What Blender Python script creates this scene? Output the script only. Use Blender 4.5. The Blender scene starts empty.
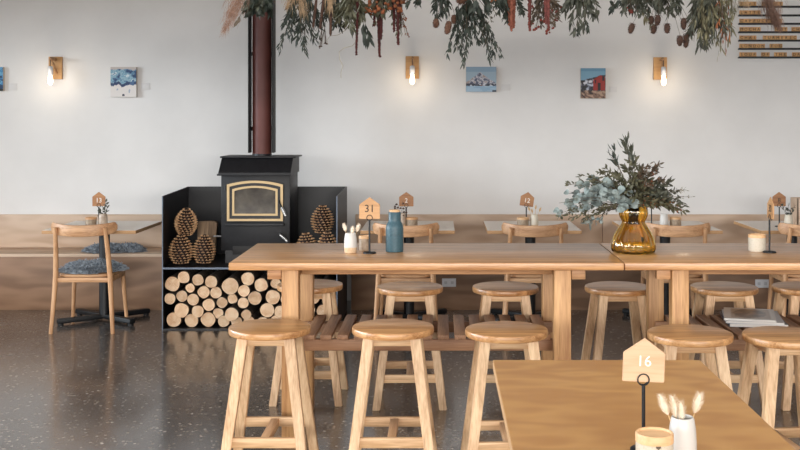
import bpy, bmesh, math, random
from mathutils import Vector, Matrix, noise
R = random.Random(7)
PI = math.pi
S = bpy.context.scene
C = S.collection

# ------------------------------------------------------------------ camera numbers
H, F, VX, VY = 1.6, 1050.0, 440.0, 118.0
def PX(px, d): return (px - VX) * d / F
def PZ(py, d): return H - (py - VY) * d / F

# ------------------------------------------------------------------ materials
def lin(c):
    if isinstance(c, str):
        c = tuple(int(c[i:i+2], 16) for i in (0, 2, 4))
    return tuple(((v/255)/12.92 if v/255 <= .04045 else ((v/255+.055)/1.055)**2.4) for v in c) + (1,)

def base(name, col=(200,200,200), rough=.5, metal=0, **kw):
    m = bpy.data.materials.new(name); m.use_nodes = True
    nt = m.node_tree; b = nt.nodes['Principled BSDF']
    b.inputs['Base Color'].default_value = lin(col)
    b.inputs['Roughness'].default_value = rough
    b.inputs['Metallic'].default_value = metal
    for k, v in kw.items():
        b.inputs[k.replace('_', ' ')].default_value = v
    return m, nt, b

def N(nt, t, **kw):
    n = nt.nodes.new(t)
    for k, v in kw.items(): setattr(n, k, v)
    return n
def ramp(nt, stops):
    n = nt.nodes.new('ShaderNodeValToRGB'); e = n.color_ramp.elements
    while len(e) < len(stops): e.new(.5)
    for i, (p, c) in enumerate(stops):
        e[i].position = p; e[i].color = lin(c) if not isinstance(c, float) else (c, c, c, 1)
    return n
def coords(nt, scale=(1,1,1), rand=True):
    tc = N(nt, 'ShaderNodeTexCoord'); mp = N(nt, 'ShaderNodeMapping')
    mp.inputs['Scale'].default_value = scale
    if rand:
        oi = N(nt, 'ShaderNodeObjectInfo'); mul = N(nt, 'ShaderNodeVectorMath', operation='SCALE')
        mul.inputs[0].default_value = (13.1, 7.7, 9.3)
        nt.links.new(oi.outputs['Random'], mul.inputs['Scale'])
        ad = N(nt, 'ShaderNodeVectorMath', operation='ADD')
        nt.links.new(tc.outputs['Object'], ad.inputs[0]); nt.links.new(mul.outputs[0], ad.inputs[1])
        nt.links.new(ad.outputs[0], mp.inputs['Vector'])
    else:
        nt.links.new(tc.outputs['Object'], mp.inputs['Vector'])
    return mp

def wood(name, dark, light, axis='X', rough=.45, stave=None, fine=1.0, coat=0.0, spread=.12):
    """long-grained timber: noise stretched along one axis, optional glued staves"""
    m, nt, b = base(name, light, rough, Coat_Weight=coat, Coat_Roughness=.18)
    L = nt.links
    k = {'X': (1.5, 26, 26), 'Y': (26, 1.5, 26), 'Z': (26, 26, 1.5)}[axis]
    mp = coords(nt, tuple(v*fine for v in k))
    src = mp.outputs[0]
    if stave:
        sx = N(nt, 'ShaderNodeSeparateXYZ'); tc = N(nt, 'ShaderNodeTexCoord'); L.new(tc.outputs['Object'], sx.inputs[0])
        d = N(nt, 'ShaderNodeMath', operation='DIVIDE'); d.inputs[1].default_value = stave
        L.new(sx.outputs['Y' if axis == 'X' else 'X'], d.inputs[0])
        fl = N(nt, 'ShaderNodeMath', operation='FLOOR'); L.new(d.outputs[0], fl.inputs[0])
        oi = N(nt, 'ShaderNodeObjectInfo'); ad = N(nt, 'ShaderNodeMath', operation='ADD')
        L.new(fl.outputs[0], ad.inputs[0]); L.new(oi.outputs['Random'], ad.inputs[1])
        wn = N(nt, 'ShaderNodeTexWhiteNoise', noise_dimensions='1D'); L.new(ad.outputs[0], wn.inputs['W'])
        off = N(nt, 'ShaderNodeVectorMath', operation='ADD'); sc = N(nt, 'ShaderNodeVectorMath', operation='SCALE')
        sc.inputs['Scale'].default_value = 9
        L.new(wn.outputs['Color'], sc.inputs[0]); L.new(src, off.inputs[0]); L.new(sc.outputs[0], off.inputs[1])
        src = off.outputs[0]
    n1 = N(nt, 'ShaderNodeTexNoise'); n1.inputs['Scale'].default_value = 1.0
    n1.inputs['Detail'].default_value = 4; n1.inputs['Distortion'].default_value = .6
    L.new(src, n1.inputs['Vector'])
    n2 = N(nt, 'ShaderNodeTexNoise'); n2.inputs['Scale'].default_value = 6.0; n2.inputs['Detail'].default_value = 3
    L.new(src, n2.inputs['Vector'])
    mx = N(nt, 'ShaderNodeMix', data_type='FLOAT'); mx.inputs['Factor'].default_value = .38
    L.new(n1.outputs['Fac'], mx.inputs['A']); L.new(n2.outputs['Fac'], mx.inputs['B'])
    rp = ramp(nt, [(.38, dark), (.5, tuple((a+b_)//2+4 for a, b_ in zip(dark, light))), (.62, light)])
    L.new(mx.outputs['Result'], rp.inputs['Fac'])
    hs = N(nt, 'ShaderNodeHueSaturation')
    L.new(rp.outputs['Color'], hs.inputs['Color'])
    vr = N(nt, 'ShaderNodeMapRange'); vr.inputs['To Min'].default_value = 1-spread; vr.inputs['To Max'].default_value = 1+spread
    if stave: L.new(wn.outputs['Value'], vr.inputs['Value'])
    else:
        oi2 = N(nt, 'ShaderNodeObjectInfo'); L.new(oi2.outputs['Random'], vr.inputs['Value'])
    L.new(vr.outputs['Result'], hs.inputs['Value'])
    L.new(hs.outputs['Color'], b.inputs['Base Color'])
    bp = N(nt, 'ShaderNodeBump'); bp.inputs['Strength'].default_value = .06; bp.inputs['Distance'].default_value = .004
    L.new(n2.outputs['Fac'], bp.inputs['Height']); L.new(bp.outputs[0], b.inputs['Normal'])
    return m

def ply(name, dark, light, rough=.4, scale=(1.6, 7, 7), coat=0.0, contrast=(.3, .7)):
    """rotary-cut birch veneer: soft flame figure"""
    m, nt, b = base(name, light, rough, Coat_Weight=coat, Coat_Roughness=.25)
    L = nt.links
    mp = coords(nt, scale, rand=False)
    n0 = N(nt, 'ShaderNodeTexNoise'); n0.inputs['Scale'].default_value = .9; n0.inputs['Detail'].default_value = 2
    L.new(mp.outputs[0], n0.inputs['Vector'])
    mu = N(nt, 'ShaderNodeMath', operation='MULTIPLY'); mu.inputs[1].default_value = 34
    L.new(n0.outputs['Fac'], mu.inputs[0])
    si = N(nt, 'ShaderNodeMath', operation='SINE'); L.new(mu.outputs[0], si.inputs[0])
    mr = N(nt, 'ShaderNodeMapRange'); mr.inputs['From Min'].default_value = -1; L.new(si.outputs[0], mr.inputs['Value'])
    n1 = N(nt, 'ShaderNodeTexNoise'); n1.inputs['Scale'].default_value = 2.2; n1.inputs['Detail'].default_value = 5
    L.new(mp.outputs[0], n1.inputs['Vector'])
    mx = N(nt, 'ShaderNodeMix', data_type='FLOAT'); mx.inputs['Factor'].default_value = .6
    L.new(mr.outputs['Result'], mx.inputs['A']); L.new(n1.outputs['Fac'], mx.inputs['B'])
    rp = ramp(nt, [(contrast[0], dark), (contrast[1], light)])
    L.new(mx.outputs['Result'], rp.inputs['Fac']); L.new(rp.outputs['Color'], b.inputs['Base Color'])
    return m

def mottled(name, c1, c2, scale=20, rough=.6, bump=0.0, metal=0, detail=4, lo=.35, hi=.65, **kw):
    m, nt, b = base(name, c2, rough, metal, **kw)
    mp = coords(nt, (scale,)*3)
    n = N(nt, 'ShaderNodeTexNoise'); n.inputs['Scale'].default_value = 1; n.inputs['Detail'].default_value = detail
    nt.links.new(mp.outputs[0], n.inputs['Vector'])
    rp = ramp(nt, [(lo, c1), (hi, c2)]); nt.links.new(n.outputs['Fac'], rp.inputs['Fac'])
    nt.links.new(rp.outputs['Color'], b.inputs['Base Color'])
    if bump:
        bp = N(nt, 'ShaderNodeBump'); bp.inputs['Strength'].default_value = bump; bp.inputs['Distance'].default_value = .01
        nt.links.new(n.outputs['Fac'], bp.inputs['Height']); nt.links.new(bp.outputs[0], b.inputs['Normal'])
    return m

def ply_edge(name, dark, light, pitch=.006):
    m, nt, b = base(name, light, .6)
    mp = coords(nt, (1, 1, 1/pitch), rand=False)
    sx = N(nt, 'ShaderNodeSeparateXYZ'); nt.links.new(mp.outputs[0], sx.inputs[0])
    si = N(nt, 'ShaderNodeMath', operation='SINE'); mu = N(nt, 'ShaderNodeMath', operation='MULTIPLY'); mu.inputs[1].default_value = 6.283
    nt.links.new(sx.outputs['Z'], mu.inputs[0]); nt.links.new(mu.outputs[0], si.inputs[0])
    rp = ramp(nt, [(.3, dark), (.7, light)]); mr = N(nt, 'ShaderNodeMapRange'); mr.inputs['From Min'].default_value = -1
    nt.links.new(si.outputs[0], mr.inputs['Value']); nt.links.new(mr.outputs['Result'], rp.inputs['Fac'])
    nt.links.new(rp.outputs['Color'], b.inputs['Base Color'])
    return m

def floor_mat():
    m, nt, b = base('polished_concrete', (96,84,76), .2, Specular_IOR_Level=.5, Coat_Weight=.5, Coat_Roughness=.13)
    L = nt.links
    mp = coords(nt, (1,1,1), rand=False)
    big = N(nt, 'ShaderNodeTexNoise'); big.inputs['Scale'].default_value = .9; big.inputs['Detail'].default_value = 5
    L.new(mp.outputs[0], big.inputs['Vector'])
    r1 = ramp(nt, [(.3, (78,70,66)), (.5, (104,96,91)), (.7, (130,123,119))]); L.new(big.outputs['Fac'], r1.inputs['Fac'])
    vo = N(nt, 'ShaderNodeTexVoronoi'); vo.inputs['Scale'].default_value = 50; vo.inputs['Randomness'].default_value = 1
    L.new(mp.outputs[0], vo.inputs['Vector'])
    sep = N(nt, 'ShaderNodeSeparateColor'); L.new(vo.outputs['Color'], sep.inputs[0])
    g1 = N(nt, 'ShaderNodeMath', operation='GREATER_THAN'); g1.inputs[1].default_value = .42; L.new(sep.outputs[0], g1.inputs[0])
    ds = N(nt, 'ShaderNodeMath', operation='LESS_THAN'); ds.inputs[1].default_value = .42; L.new(vo.outputs['Distance'], ds.inputs[0])
    an = N(nt, 'ShaderNodeMath', operation='MULTIPLY'); L.new(g1.outputs[0], an.inputs[0]); L.new(ds.outputs[0], an.inputs[1])
    am = N(nt, 'ShaderNodeMath', operation='MULTIPLY'); am.inputs[1].default_value = .9; L.new(an.outputs[0], am.inputs[0])
    tint = ramp(nt, [(0, (36,31,28)), (.4, (92,78,66)), (.75, (150,132,114)), (1, (206,194,178))]); L.new(sep.outputs[1], tint.inputs['Fac'])
    mx = N(nt, 'ShaderNodeMix', data_type='RGBA'); L.new(am.outputs[0], mx.inputs['Factor'])
    L.new(r1.outputs['Color'], mx.inputs['A']); L.new(tint.outputs['Color'], mx.inputs['B'])
    fine = N(nt, 'ShaderNodeTexNoise'); fine.inputs['Scale'].default_value = 34; fine.inputs['Detail'].default_value = 5
    L.new(mp.outputs[0], fine.inputs['Vector'])
    fr = ramp(nt, [(.38, 0.34), (.5, 0.8), (.62, 1.0)]); L.new(fine.outputs['Fac'], fr.inputs['Fac'])
    m2 = N(nt, 'ShaderNodeMix', data_type='RGBA', blend_type='MULTIPLY'); m2.inputs['Factor'].default_value = 1
    L.new(mx.outputs['Result'], m2.inputs['A']); L.new(fr.outputs['Color'], m2.inputs['B'])
    L.new(m2.outputs['Result'], b.inputs['Base Color'])
    rr = N(nt, 'ShaderNodeMapRange'); rr.inputs['To Min'].default_value = .16; rr.inputs['To Max'].default_value = .34
    L.new(big.outputs['Fac'], rr.inputs['Value']); L.new(rr.outputs['Result'], b.inputs['Roughness'])
    bp = N(nt, 'ShaderNodeBump'); bp.inputs['Strength'].default_value = .035; bp.inputs['Distance'].default_value = .01
    L.new(fine.outputs['Fac'], bp.inputs['Height']); L.new(bp.outputs[0], b.inputs['Normal'])
    return m

def attr_mat(name, rough=.6):
    m, nt, b = base(name, (128,128,128), rough)
    a = N(nt, 'ShaderNodeAttribute', attribute_name='pigment')
    nt.links.new(a.outputs['Color'], b.inputs['Base Color'])
    return m

def leafy(name, c1, c2, rough=.55, scale=30):
    m = mottled(name, c1, c2, scale, rough, detail=2, lo=.3, hi=.7)
    b = m.node_tree.nodes['Principled BSDF']
    b.inputs['Subsurface Weight'].default_value = 0
    return m

M = {}
M['paint'] = mottled('white_wall_paint', (228,226,224), (233,231,229), 3, .62)
M['ceiling'] = base('ceiling_paint', (204,196,188), .8)[0]
M['concrete'] = floor_mat()
M['oak_x'] = wood('oak_along', (156,108,66), (203,152,102), 'X', .36, stave=.11, coat=.25, spread=.1)
M['oak_xr'] = wood('oak_rail', (164,116,76), (208,160,114), 'X', .5)
M['oak_z'] = wood('oak_upright', (164,116,72), (207,160,108), 'Z', .5)
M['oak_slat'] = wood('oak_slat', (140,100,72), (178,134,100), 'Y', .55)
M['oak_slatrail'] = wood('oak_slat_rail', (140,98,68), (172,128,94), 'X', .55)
M['ash_x'] = wood('ash_seat', (158,108,64), (208,158,106), 'X', .36, stave=.075, coat=.15, spread=.14)
M['ash_z'] = wood('ash_leg', (188,146,106), (231,197,156), 'Z', .5)
M['ash_rail'] = wood('ash_rail', (186,144,102), (228,191,148), 'X', .5)
M['ash_cross'] = wood('ash_crossbar', (186,140,100), (216,176,136), 'Y', .5)
M['chair_z'] = wood('chair_leg_wood', (176,128,88), (214,168,126), 'Z', .45)
M['chair_x'] = wood('chair_rail_wood', (176,128,88), (214,168,126), 'X', .45)
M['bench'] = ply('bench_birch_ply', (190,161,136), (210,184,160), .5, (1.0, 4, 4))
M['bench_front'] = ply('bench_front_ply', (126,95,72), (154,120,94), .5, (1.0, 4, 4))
M['tan_ply'] = ply('tan_birch_ply', (176,122,68), (198,146,86), .42, (2.2, 4.5, 6), coat=.0, contrast=(.2,.8))
M['edge'] = ply_edge('ply_edge_layers', (176,128,84), (222,178,130))
M['laminate'] = base('pale_laminate', (240,229,217), .5)[0]
M['black'] = base('black_powder_coat', (13,14,17), .5)[0]
M['hearth'] = mottled('blackened_steel', (11,11,15), (18,18,23), 6, .48)
M['hearth_edge'] = base('bare_steel_edge', (98,108,122), .45, .4)[0]
M['stove'] = mottled('stove_cast_black', (17,17,20), (27,27,31), 30, .5, bump=.03)
M['brass'] = base('stove_brass_trim', (204,176,132), .45, .25)[0]
M['stove_glass'] = mottled('sooty_stove_glass', (58,52,46), (92,84,74), 9, .12)
M['flue'] = mottled('red_brown_flue', (92,50,44), (112,64,57), 3, .55)
M['steel'] = base('spring_steel', (180,180,180), .3, .9)[0]
M['bark'] = mottled('log_bark', (44,36,32), (96,80,68), 40, .85, bump=.4)
M['plaque'] = wood('sign_wood', (186,138,92), (214,166,118), 'X', .55)
M['plaque_pale'] = wood('pale_sign_wood', (212,172,134), (228,192,156), 'X', .55)
M['tile'] = wood('tile_wood', (196,146,92), (216,168,112), 'X', .55, spread=.15)
M['ink'] = base('black_ink', (26,22,20), .6)[0]
M['white_ink'] = base('white_ink', (248,244,236), .6)[0]
M['iron'] = base('black_iron', (18,19,23), .45, .2)[0]
M['cord'] = base('black_rubber', (22,22,22), .6)[0]
M['teal'] = mottled('teal_enamel', (52,81,91), (60,91,101), 120, .42, detail=1)
M['cap_wood'] = wood('cap_wood', (206,160,112), (228,186,140), 'X', .5)
M['cream'] = mottled('speckled_cream_glaze', (190,178,158), (208,198,180), 160, .4, detail=1, lo=.25, hi=.45)
M['white_glaze'] = base('white_glaze', (206,202,196), .35)[0]
M['raw_clay'] = mottled('raw_buff_clay', (206,176,140), (222,194,160), 80, .7)
M['stone_glaze'] = mottled('grey_brown_glaze', (142,122,102), (172,152,130), 60, .4)
M['taupe'] = mottled('taupe_glaze', (160,138,118), (200,182,164), 30, .4)
M['plaque_dark'] = wood('dark_sign_wood', (150,100,64), (182,130,86), 'X', .55)
M['shield'] = base('sooty_shield', (16,15,16), .65)[0]
M['bunny'] = leafy('bunny_tail_fluff', (232,212,186), (250,240,224), .9, 60)
M['straw'] = leafy('dry_straw', (196,158,104), (224,190,140), .8, 40)
M['fur'] = leafy('blue_grey_sheepskin', (112,121,132), (178,187,196), .95, 40)
M['bulb'] = base('lit_bulb_glass', (255,240,220), .3)[0]
_b = M['bulb'].node_tree.nodes['Principled BSDF']
_b.inputs['Emission Color'].default_value = lin((255,226,188)); _b.inputs['Emission Strength'].default_value = 7
M['socket'] = base('grey_porcelain_socket', (200,200,204), .45)[0]
M['outlet'] = base('outlet_plastic', (226,226,230), .4)[0]
M['card'] = base('white_card', (222,220,219), .6)[0]
M['canvas'] = base('canvas_edge', (176,164,152), .7)[0]
M['pigment'] = attr_mat('oil_pigments', .55)
M['cover'] = attr_mat('printed_cover', .3)
M['paper'] = base('page_block_paper', (226,222,216), .6)[0]
M['leaf_dark'] = leafy('dark_olive_leaf', (36,42,36), (70,78,66))
M['leaf_olive'] = leafy('olive_leaf', (62,62,46), (112,108,82))
M['leaf_grey'] = leafy('grey_green_leaf', (52,55,46), (100,101,85))
M['leaf_blue'] = leafy('silver_blue_leaf', (88,99,98), (150,160,155), .5)
M['leaf_brown'] = leafy('dried_brown_leaf', (70,59,47), (112,95,76))
M['leaf_willow'] = leafy('willow_green_leaf', (90,88,66), (146,138,106))
M['leaf_orange'] = leafy('turning_orange_leaf', (150,84,50), (190,122,76))
M['stem'] = leafy('woody_stem', (70,56,44), (104,86,66), .8)
M['pale_stem'] = leafy('pale_tendril', (150,138,118), (184,172,150), .8)
M['red_tassel'] = leafy('dark_red_amaranth', (58,27,27), (94,43,39), .9, 80)
M['coral_tassel'] = leafy('coral_amaranth', (124,70,54), (168,104,82), .9, 80)
M['rose_tassel'] = leafy('rose_amaranth', (100,54,50), (140,80,72), .9, 80)
M['berry'] = leafy('red_berry', (96,36,28), (146,60,42), .5, 60)
M['orange_flower'] = leafy('orange_dried_flower', (108,58,34), (160,94,56), .8, 60)
M['teasel'] = leafy('brown_seed_head', (52,36,30), (98,70,56), .9, 80)
M['banksia'] = leafy('fuzzy_brown_cone', (78,52,40), (128,92,72), .95, 90)
M['pampas'] = leafy('pinkish_pampas', (160,124,106), (208,172,150), .95, 50)
M['pampas_brown'] = leafy('brown_pampas', (118,90,78), (160,126,108), .95, 50)
M['golden'] = leafy('golden_dry_grass', (176,146,114), (214,186,152), .9, 50)
M['moss'] = leafy('grey_airplant', (112,116,100), (164,166,146), .9, 40)
M['rope'] = leafy('jute_rope', (150,122,88), (182,154,116), .9, 80)
M['frame_metal'] = base('window_frame_black', (30,30,32), .4)[0]
M['brick_log'] = wood('split_log', (104,84,66), (168,140,110), 'Z', .8)
M['cone_scale'] = mottled('pinecone_scale', (164,112,74), (238,196,150), 60, .5, detail=2, lo=.3, hi=.6)
M['cone_core'] = base('pinecone_core', (40,26,20), .8)[0]

def end_grain():
    m, nt, b = base('log_end_grain', (226,188,140), .75)
    L = nt.links
    tc = N(nt, 'ShaderNodeTexCoord'); oi = N(nt, 'ShaderNodeObjectInfo')
    ns = N(nt, 'ShaderNodeTexNoise'); ns.inputs['Scale'].default_value = 22; ns.inputs['Detail'].default_value = 4
    ad = N(nt, 'ShaderNodeVectorMath', operation='ADD'); sc = N(nt, 'ShaderNodeVectorMath', operation='SCALE')
    sc.inputs[0].default_value = (11, 5, 7); L.new(oi.outputs['Random'], sc.inputs['Scale'])
    L.new(tc.outputs['Object'], ad.inputs[0]); L.new(sc.outputs[0], ad.inputs[1]); L.new(ad.outputs[0], ns.inputs['Vector'])
    sx = N(nt, 'ShaderNodeSeparateXYZ'); L.new(tc.outputs['Object'], sx.inputs[0])
    cx = N(nt, 'ShaderNodeCombineXYZ'); L.new(sx.outputs['X'], cx.inputs['X']); L.new(sx.outputs['Z'], cx.inputs['Z'])
    ln = N(nt, 'ShaderNodeVectorMath', operation='LENGTH'); L.new(cx.outputs[0], ln.inputs[0])
    a2 = N(nt, 'ShaderNodeMath', operation='MULTIPLY_ADD'); a2.inputs[1].default_value = 620
    nm = N(nt, 'ShaderNodeMath', operation='MULTIPLY'); nm.inputs[1].default_value = 6; L.new(ns.outputs['Fac'], nm.inputs[0])
    L.new(ln.outputs['Value'], a2.inputs[0]); L.new(nm.outputs[0], a2.inputs[2])
    si = N(nt, 'ShaderNodeMath', operation='SINE'); L.new(a2.outputs[0], si.inputs[0])
    mr = N(nt, 'ShaderNodeMapRange'); mr.inputs['From Min'].default_value = -1; L.new(si.outputs[0], mr.inputs['Value'])
    mx = N(nt, 'ShaderNodeMix', data_type='FLOAT'); mx.inputs['Factor'].default_value = .7
    L.new(mr.outputs['Result'], mx.inputs['A']); L.new(ns.outputs['Fac'], mx.inputs['B'])
    rp = ramp(nt, [(.28, (198,146,104)), (.46, (230,190,150)), (.72, (244,216,184))]); L.new(mx.outputs['Result'], rp.inputs['Fac'])
    hs = N(nt, 'ShaderNodeHueSaturation'); L.new(rp.outputs['Color'], hs.inputs['Color'])
    v = N(nt, 'ShaderNodeMapRange'); v.inputs['To Min'].default_value = .8; v.inputs['To Max'].default_value = 1.08
    L.new(oi.outputs['Random'], v.inputs['Value']); L.new(v.outputs['Result'], hs.inputs['Value'])
    L.new(hs.outputs['Color'], b.inputs['Base Color'])
    return m
M['end_grain'] = end_grain()

def glass(name, col, rough=.02):
    m, nt, b = base(name, col, rough)
    b.inputs['Transmission Weight'].default_value = 1
    b.inputs['IOR'].default_value = 1.48
    return m
M['amber'] = glass('amber_glass', (247,214,124))

# ------------------------------------------------------------------ mesh helpers
def B(): return bmesh.new()
def build(name, bm, mats, parent=None, loc=(0,0,0), rot=(0,0,0), smooth=40):
    me = bpy.data.meshes.new(name)
    bmesh.ops.recalc_face_normals(bm, faces=bm.faces)
    if smooth:
        for f in bm.faces: f.smooth = True
    bm.to_mesh(me); bm.free()
    if smooth: me.set_sharp_from_angle(angle=math.radians(smooth))
    for m in (mats if isinstance(mats, (list, tuple)) else [mats]): me.materials.append(m)
    o = bpy.data.objects.new(name, me); C.objects.link(o)
    o.location = loc; o.rotation_euler = rot
    if parent: o.parent = parent
    return o

def tag(o, label, cat, group=None):
    o['label'] = label; o['category'] = cat
    if group: o['group'] = group
    return o
def thing(name, label, cat, loc=(0,0,0), rz=0, group=None):
    o = bpy.data.objects.new(name, None); C.objects.link(o)
    o.empty_display_size = .1
    o.location = loc; o.rotation_euler = (0,0,rz)
    return tag(o, label, cat, group)
def struct(name, bm, mat, **kw):
    o = build(name, bm, mat, **kw); o['kind'] = 'structure'; return o
def dup(o, loc=None, rz=None, label=None, group=None):
    r = o.copy(); C.objects.link(r)
    if loc is not None: r.location = loc
    if rz is not None: r.rotation_euler = (0,0,rz)
    if label: r['label'] = label
    if group: r['group'] = group
    for ch in list(o.children):
        c = ch.copy(); C.objects.link(c); c.parent = r
        for g in list(ch.children):
            d = g.copy(); C.objects.link(d); d.parent = c
    return r

def box(bm, x0, x1, y0, y1, z0, z1, bev=0.0, mi=0, rot=None, seg=2):
    r = bmesh.ops.create_cube(bm, size=1)
    vs = r['verts']
    for v in vs:
        v.co = Vector((x0+(v.co.x+.5)*(x1-x0), y0+(v.co.y+.5)*(y1-y0), z0+(v.co.z+.5)*(z1-z0)))
    fs = list({f for v in vs for f in v.link_faces})
    for f in fs: f.material_index = mi
    if bev:
        es = list({e for v in vs for e in v.link_edges})
        q = bmesh.ops.bevel(bm, geom=es, offset=bev, segments=seg, affect='EDGES', profile=.5)
        vs = list({v for f in q['faces'] for v in f.verts})
        for f in q['faces']: f.material_index = mi
    if rot:
        bmesh.ops.transform(bm, matrix=rot, verts=[v for v in vs if v.is_valid])
    return vs

def lathe(bm, prof, seg=32, c=(0,0,0), mi=0, ribs=0, amp=0, cap=False):
    """prof: list of (r, z[, material])"""
    rings = []
    for p in prof:
        r, z = p[0], p[1]
        if r < 1e-6:
            rings.append([bm.verts.new((c[0], c[1], c[2]+z))]); continue
        ring = []
        for i in range(seg):
            a = 2*PI*i/seg
            rr = r*(1+(amp*(abs(math.cos(ribs*a/2))-.6) if ribs else 0))
            ring.append(bm.verts.new((c[0]+rr*math.cos(a), c[1]+rr*math.sin(a), c[2]+z)))
        rings.append(ring)
    for k in range(len(rings)-1):
        a, b = rings[k], rings[k+1]
        m = prof[k+1][2] if len(prof[k+1]) > 2 else mi
        for i in range(seg):
            j = (i+1) % seg
            if len(a) == 1 and len(b) == 1: break
            if len(a) == 1: f = bm.faces.new((a[0], b[j], b[i]))
            elif len(b) == 1: f = bm.faces.new((a[i], a[j], b[0]))
            else: f = bm.faces.new((a[i], a[j], b[j], b[i]))
            f.material_index = m

def tube(bm, pts, rad, sides=6, mi=0, caps=True):
    pts = [Vector(p) for p in pts]
    n = len(pts)
    rs = rad if isinstance(rad, (list, tuple)) else [rad]*n
    rings = []
    prev = None
    for i, p in enumerate(pts):
        t = (pts[min(i+1, n-1)] - pts[max(i-1, 0)])
        if t.length < 1e-9: t = Vector((0,0,1))
        t.normalize()
        if prev is None:
            u = t.orthogonal().normalized()
        else:
            u = prev - t*prev.dot(t)
            u = u.normalized() if u.length > 1e-6 else t.orthogonal().normalized()
        prev = u; w = t.cross(u)
        rings.append([bm.verts.new(p + (u*math.cos(2*PI*k/sides) + w*math.sin(2*PI*k/sides))*rs[i]) for k in range(sides)])
    for a, b in zip(rings, rings[1:]):
        for k in range(sides):
            f = bm.faces.new((a[k], a[(k+1)%sides], b[(k+1)%sides], b[k])); f.material_index = mi
    if caps:
        for r in (rings[0], rings[-1]):
            f = bm.faces.new(r); f.material_index = mi

def prism(bm, poly, y0, y1, mi=0, mi_side=None, bev=0.0):
    """polygon in XZ extruded along Y"""
    a = [bm.verts.new((x, y0, z)) for x, z in poly]
    b = [bm.verts.new((x, y1, z)) for x, z in poly]
    fs = [bm.faces.new(a), bm.faces.new(b)]
    for f in fs: f.material_index = mi
    n = len(poly)
    for i in range(n):
        f = bm.faces.new((a[i], a[(i+1)%n], b[(i+1)%n], b[i])); f.material_index = mi if mi_side is None else mi_side
    if bev:
        bmesh.ops.bevel(bm, geom=list({e for v in a+b for e in v.link_edges}), offset=bev, segments=2, affect='EDGES')

def post(bm, p0, p1, s0, s1, bev=.003, mi=0):
    """tapered rectangular stick with horizontal ends. s = (sx, sy)"""
    vs = []
    for p, s in ((p0, s0), (p1, s1)):
        for dx, dy in ((-1,-1), (1,-1), (1,1), (-1,1)):
            vs.append(bm.verts.new((p[0]+dx*s[0]/2, p[1]+dy*s[1]/2, p[2])))
    idx = [(0,1,2,3), (4,5,6,7), (0,1,5,4), (1,2,6,5), (2,3,7,6), (3,0,4,7)]
    fs = [bm.faces.new([vs[i] for i in q]) for q in idx]
    for f in fs: f.material_index = mi
    if bev: bmesh.ops.bevel(bm, geom=list({e for f in fs for e in f.edges}), offset=bev, segments=2, affect='EDGES')

def leaf(bm, p, d, ln, w, up=None, bend=.25, mi=0):
    d = d.normalized()
    if up is None: up = Vector((R.uniform(-1,1), R.uniform(-1,1), R.uniform(-1,1)))
    s = d.cross(up)
    s = s.normalized() if s.length > 1e-4 else d.orthogonal().normalized()
    n = s.cross(d)
    q = [(0,0,0), (.3,.8,.0), (.65,.75,.1), (1,0,bend)]
    b0 = bm.verts.new(p); t = bm.verts.new(p + d*ln - n*ln*bend)
    c1 = bm.verts.new(p + d*ln*.35 + n*w*.18); c2 = bm.verts.new(p + d*ln*.7 - n*ln*bend*.45 + n*w*.15)
    l1 = bm.verts.new(p + d*ln*.33 + s*w*.5); l2 = bm.verts.new(p + d*ln*.68 + s*w*.42 - n*ln*bend*.45)
    r1 = bm.verts.new(p + d*ln*.33 - s*w*.5); r2 = bm.verts.new(p + d*ln*.68 - s*w*.42 - n*ln*bend*.45)
    for vs in ((b0, l1, c1), (b0, c1, r1), (l1, l2, c2, c1), (c1, c2, r2, r1), (l2, t, c2), (c2, t, r2)):
        f = bm.faces.new(vs); f.material_index = mi

def rdir(base_, spread):
    v = Vector((R.gauss(0,1), R.gauss(0,1), R.gauss(0,1))).normalized()
    return (base_.normalized() + v*spread).normalized()

def curve_pts(p0, p1, n=7, sag=0, wob=.0, dirw=None):
    p0, p1 = Vector(p0), Vector(p1); out = []
    ph = R.uniform(0, 6)
    for i in range(n):
        t = i/(n-1); p = p0.lerp(p1, t)
        p.z += sag*4*t*(1-t)
        p.x += wob*math.sin(ph+t*5)*t; p.y += wob*math.cos(ph*1.7+t*4)*t
        out.append(p)
    return out

def text_bm(s, size, extrude=.0006, font_shear=0):
    cu = bpy.data.curves.new('t', 'FONT'); cu.body = s; cu.size = size; cu.extrude = extrude
    cu.align_x = 'CENTER'; cu.align_y = 'CENTER'; cu.resolution_u = 3
    ob = bpy.data.objects.new('t', cu); C.objects.link(ob)
    dg = bpy.context.evaluated_depsgraph_get()
    me = bpy.data.meshes.new_from_object(ob.evaluated_get(dg))
    bm = bmesh.new(); bm.from_mesh(me)
    bpy.data.objects.remove(ob); bpy.data.curves.remove(cu); bpy.data.meshes.remove(me)
    # stand the text up: facing -Y
    bmesh.ops.transform(bm, matrix=Matrix.Rotation(PI/2, 4, 'X'), verts=bm.verts)
    return bm

# ------------------------------------------------------------------ room shell
WALL = 9.2
XL, XR, YF, CEIL = -5.6, 6.2, -3.0, 3.3
bm = B(); box(bm, XL, XR, YF, WALL+.1, -.1, 0); struct('floor', bm, M['concrete'])
bm = B(); box(bm, XL, XR, WALL, WALL+.1, 0, CEIL); struct('wall_back', bm, M['paint'])
RL = (-3.8, 5.0, .2, 4.9)      # unseen rooflight opening, added to light the tabletops from above
bm = B()
box(bm, XL-.1, XR+.1, YF-.1, RL[2], CEIL, CEIL+.1); box(bm, XL-.1, XR+.1, RL[3], WALL+.1, CEIL, CEIL+.1)
box(bm, XL-.1, RL[0], RL[2], RL[3], CEIL, CEIL+.1); box(bm, RL[1], XR+.1, RL[2], RL[3], CEIL, CEIL+.1)
struct('ceiling', bm, M['ceiling'])
bm = B()
for k in range(5):
    x = RL[0]+.03+(RL[1]-RL[0]-.06)*k/4; box(bm, x-.03, x+.03, RL[2], RL[3], CEIL+.02, CEIL+.09)
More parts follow.
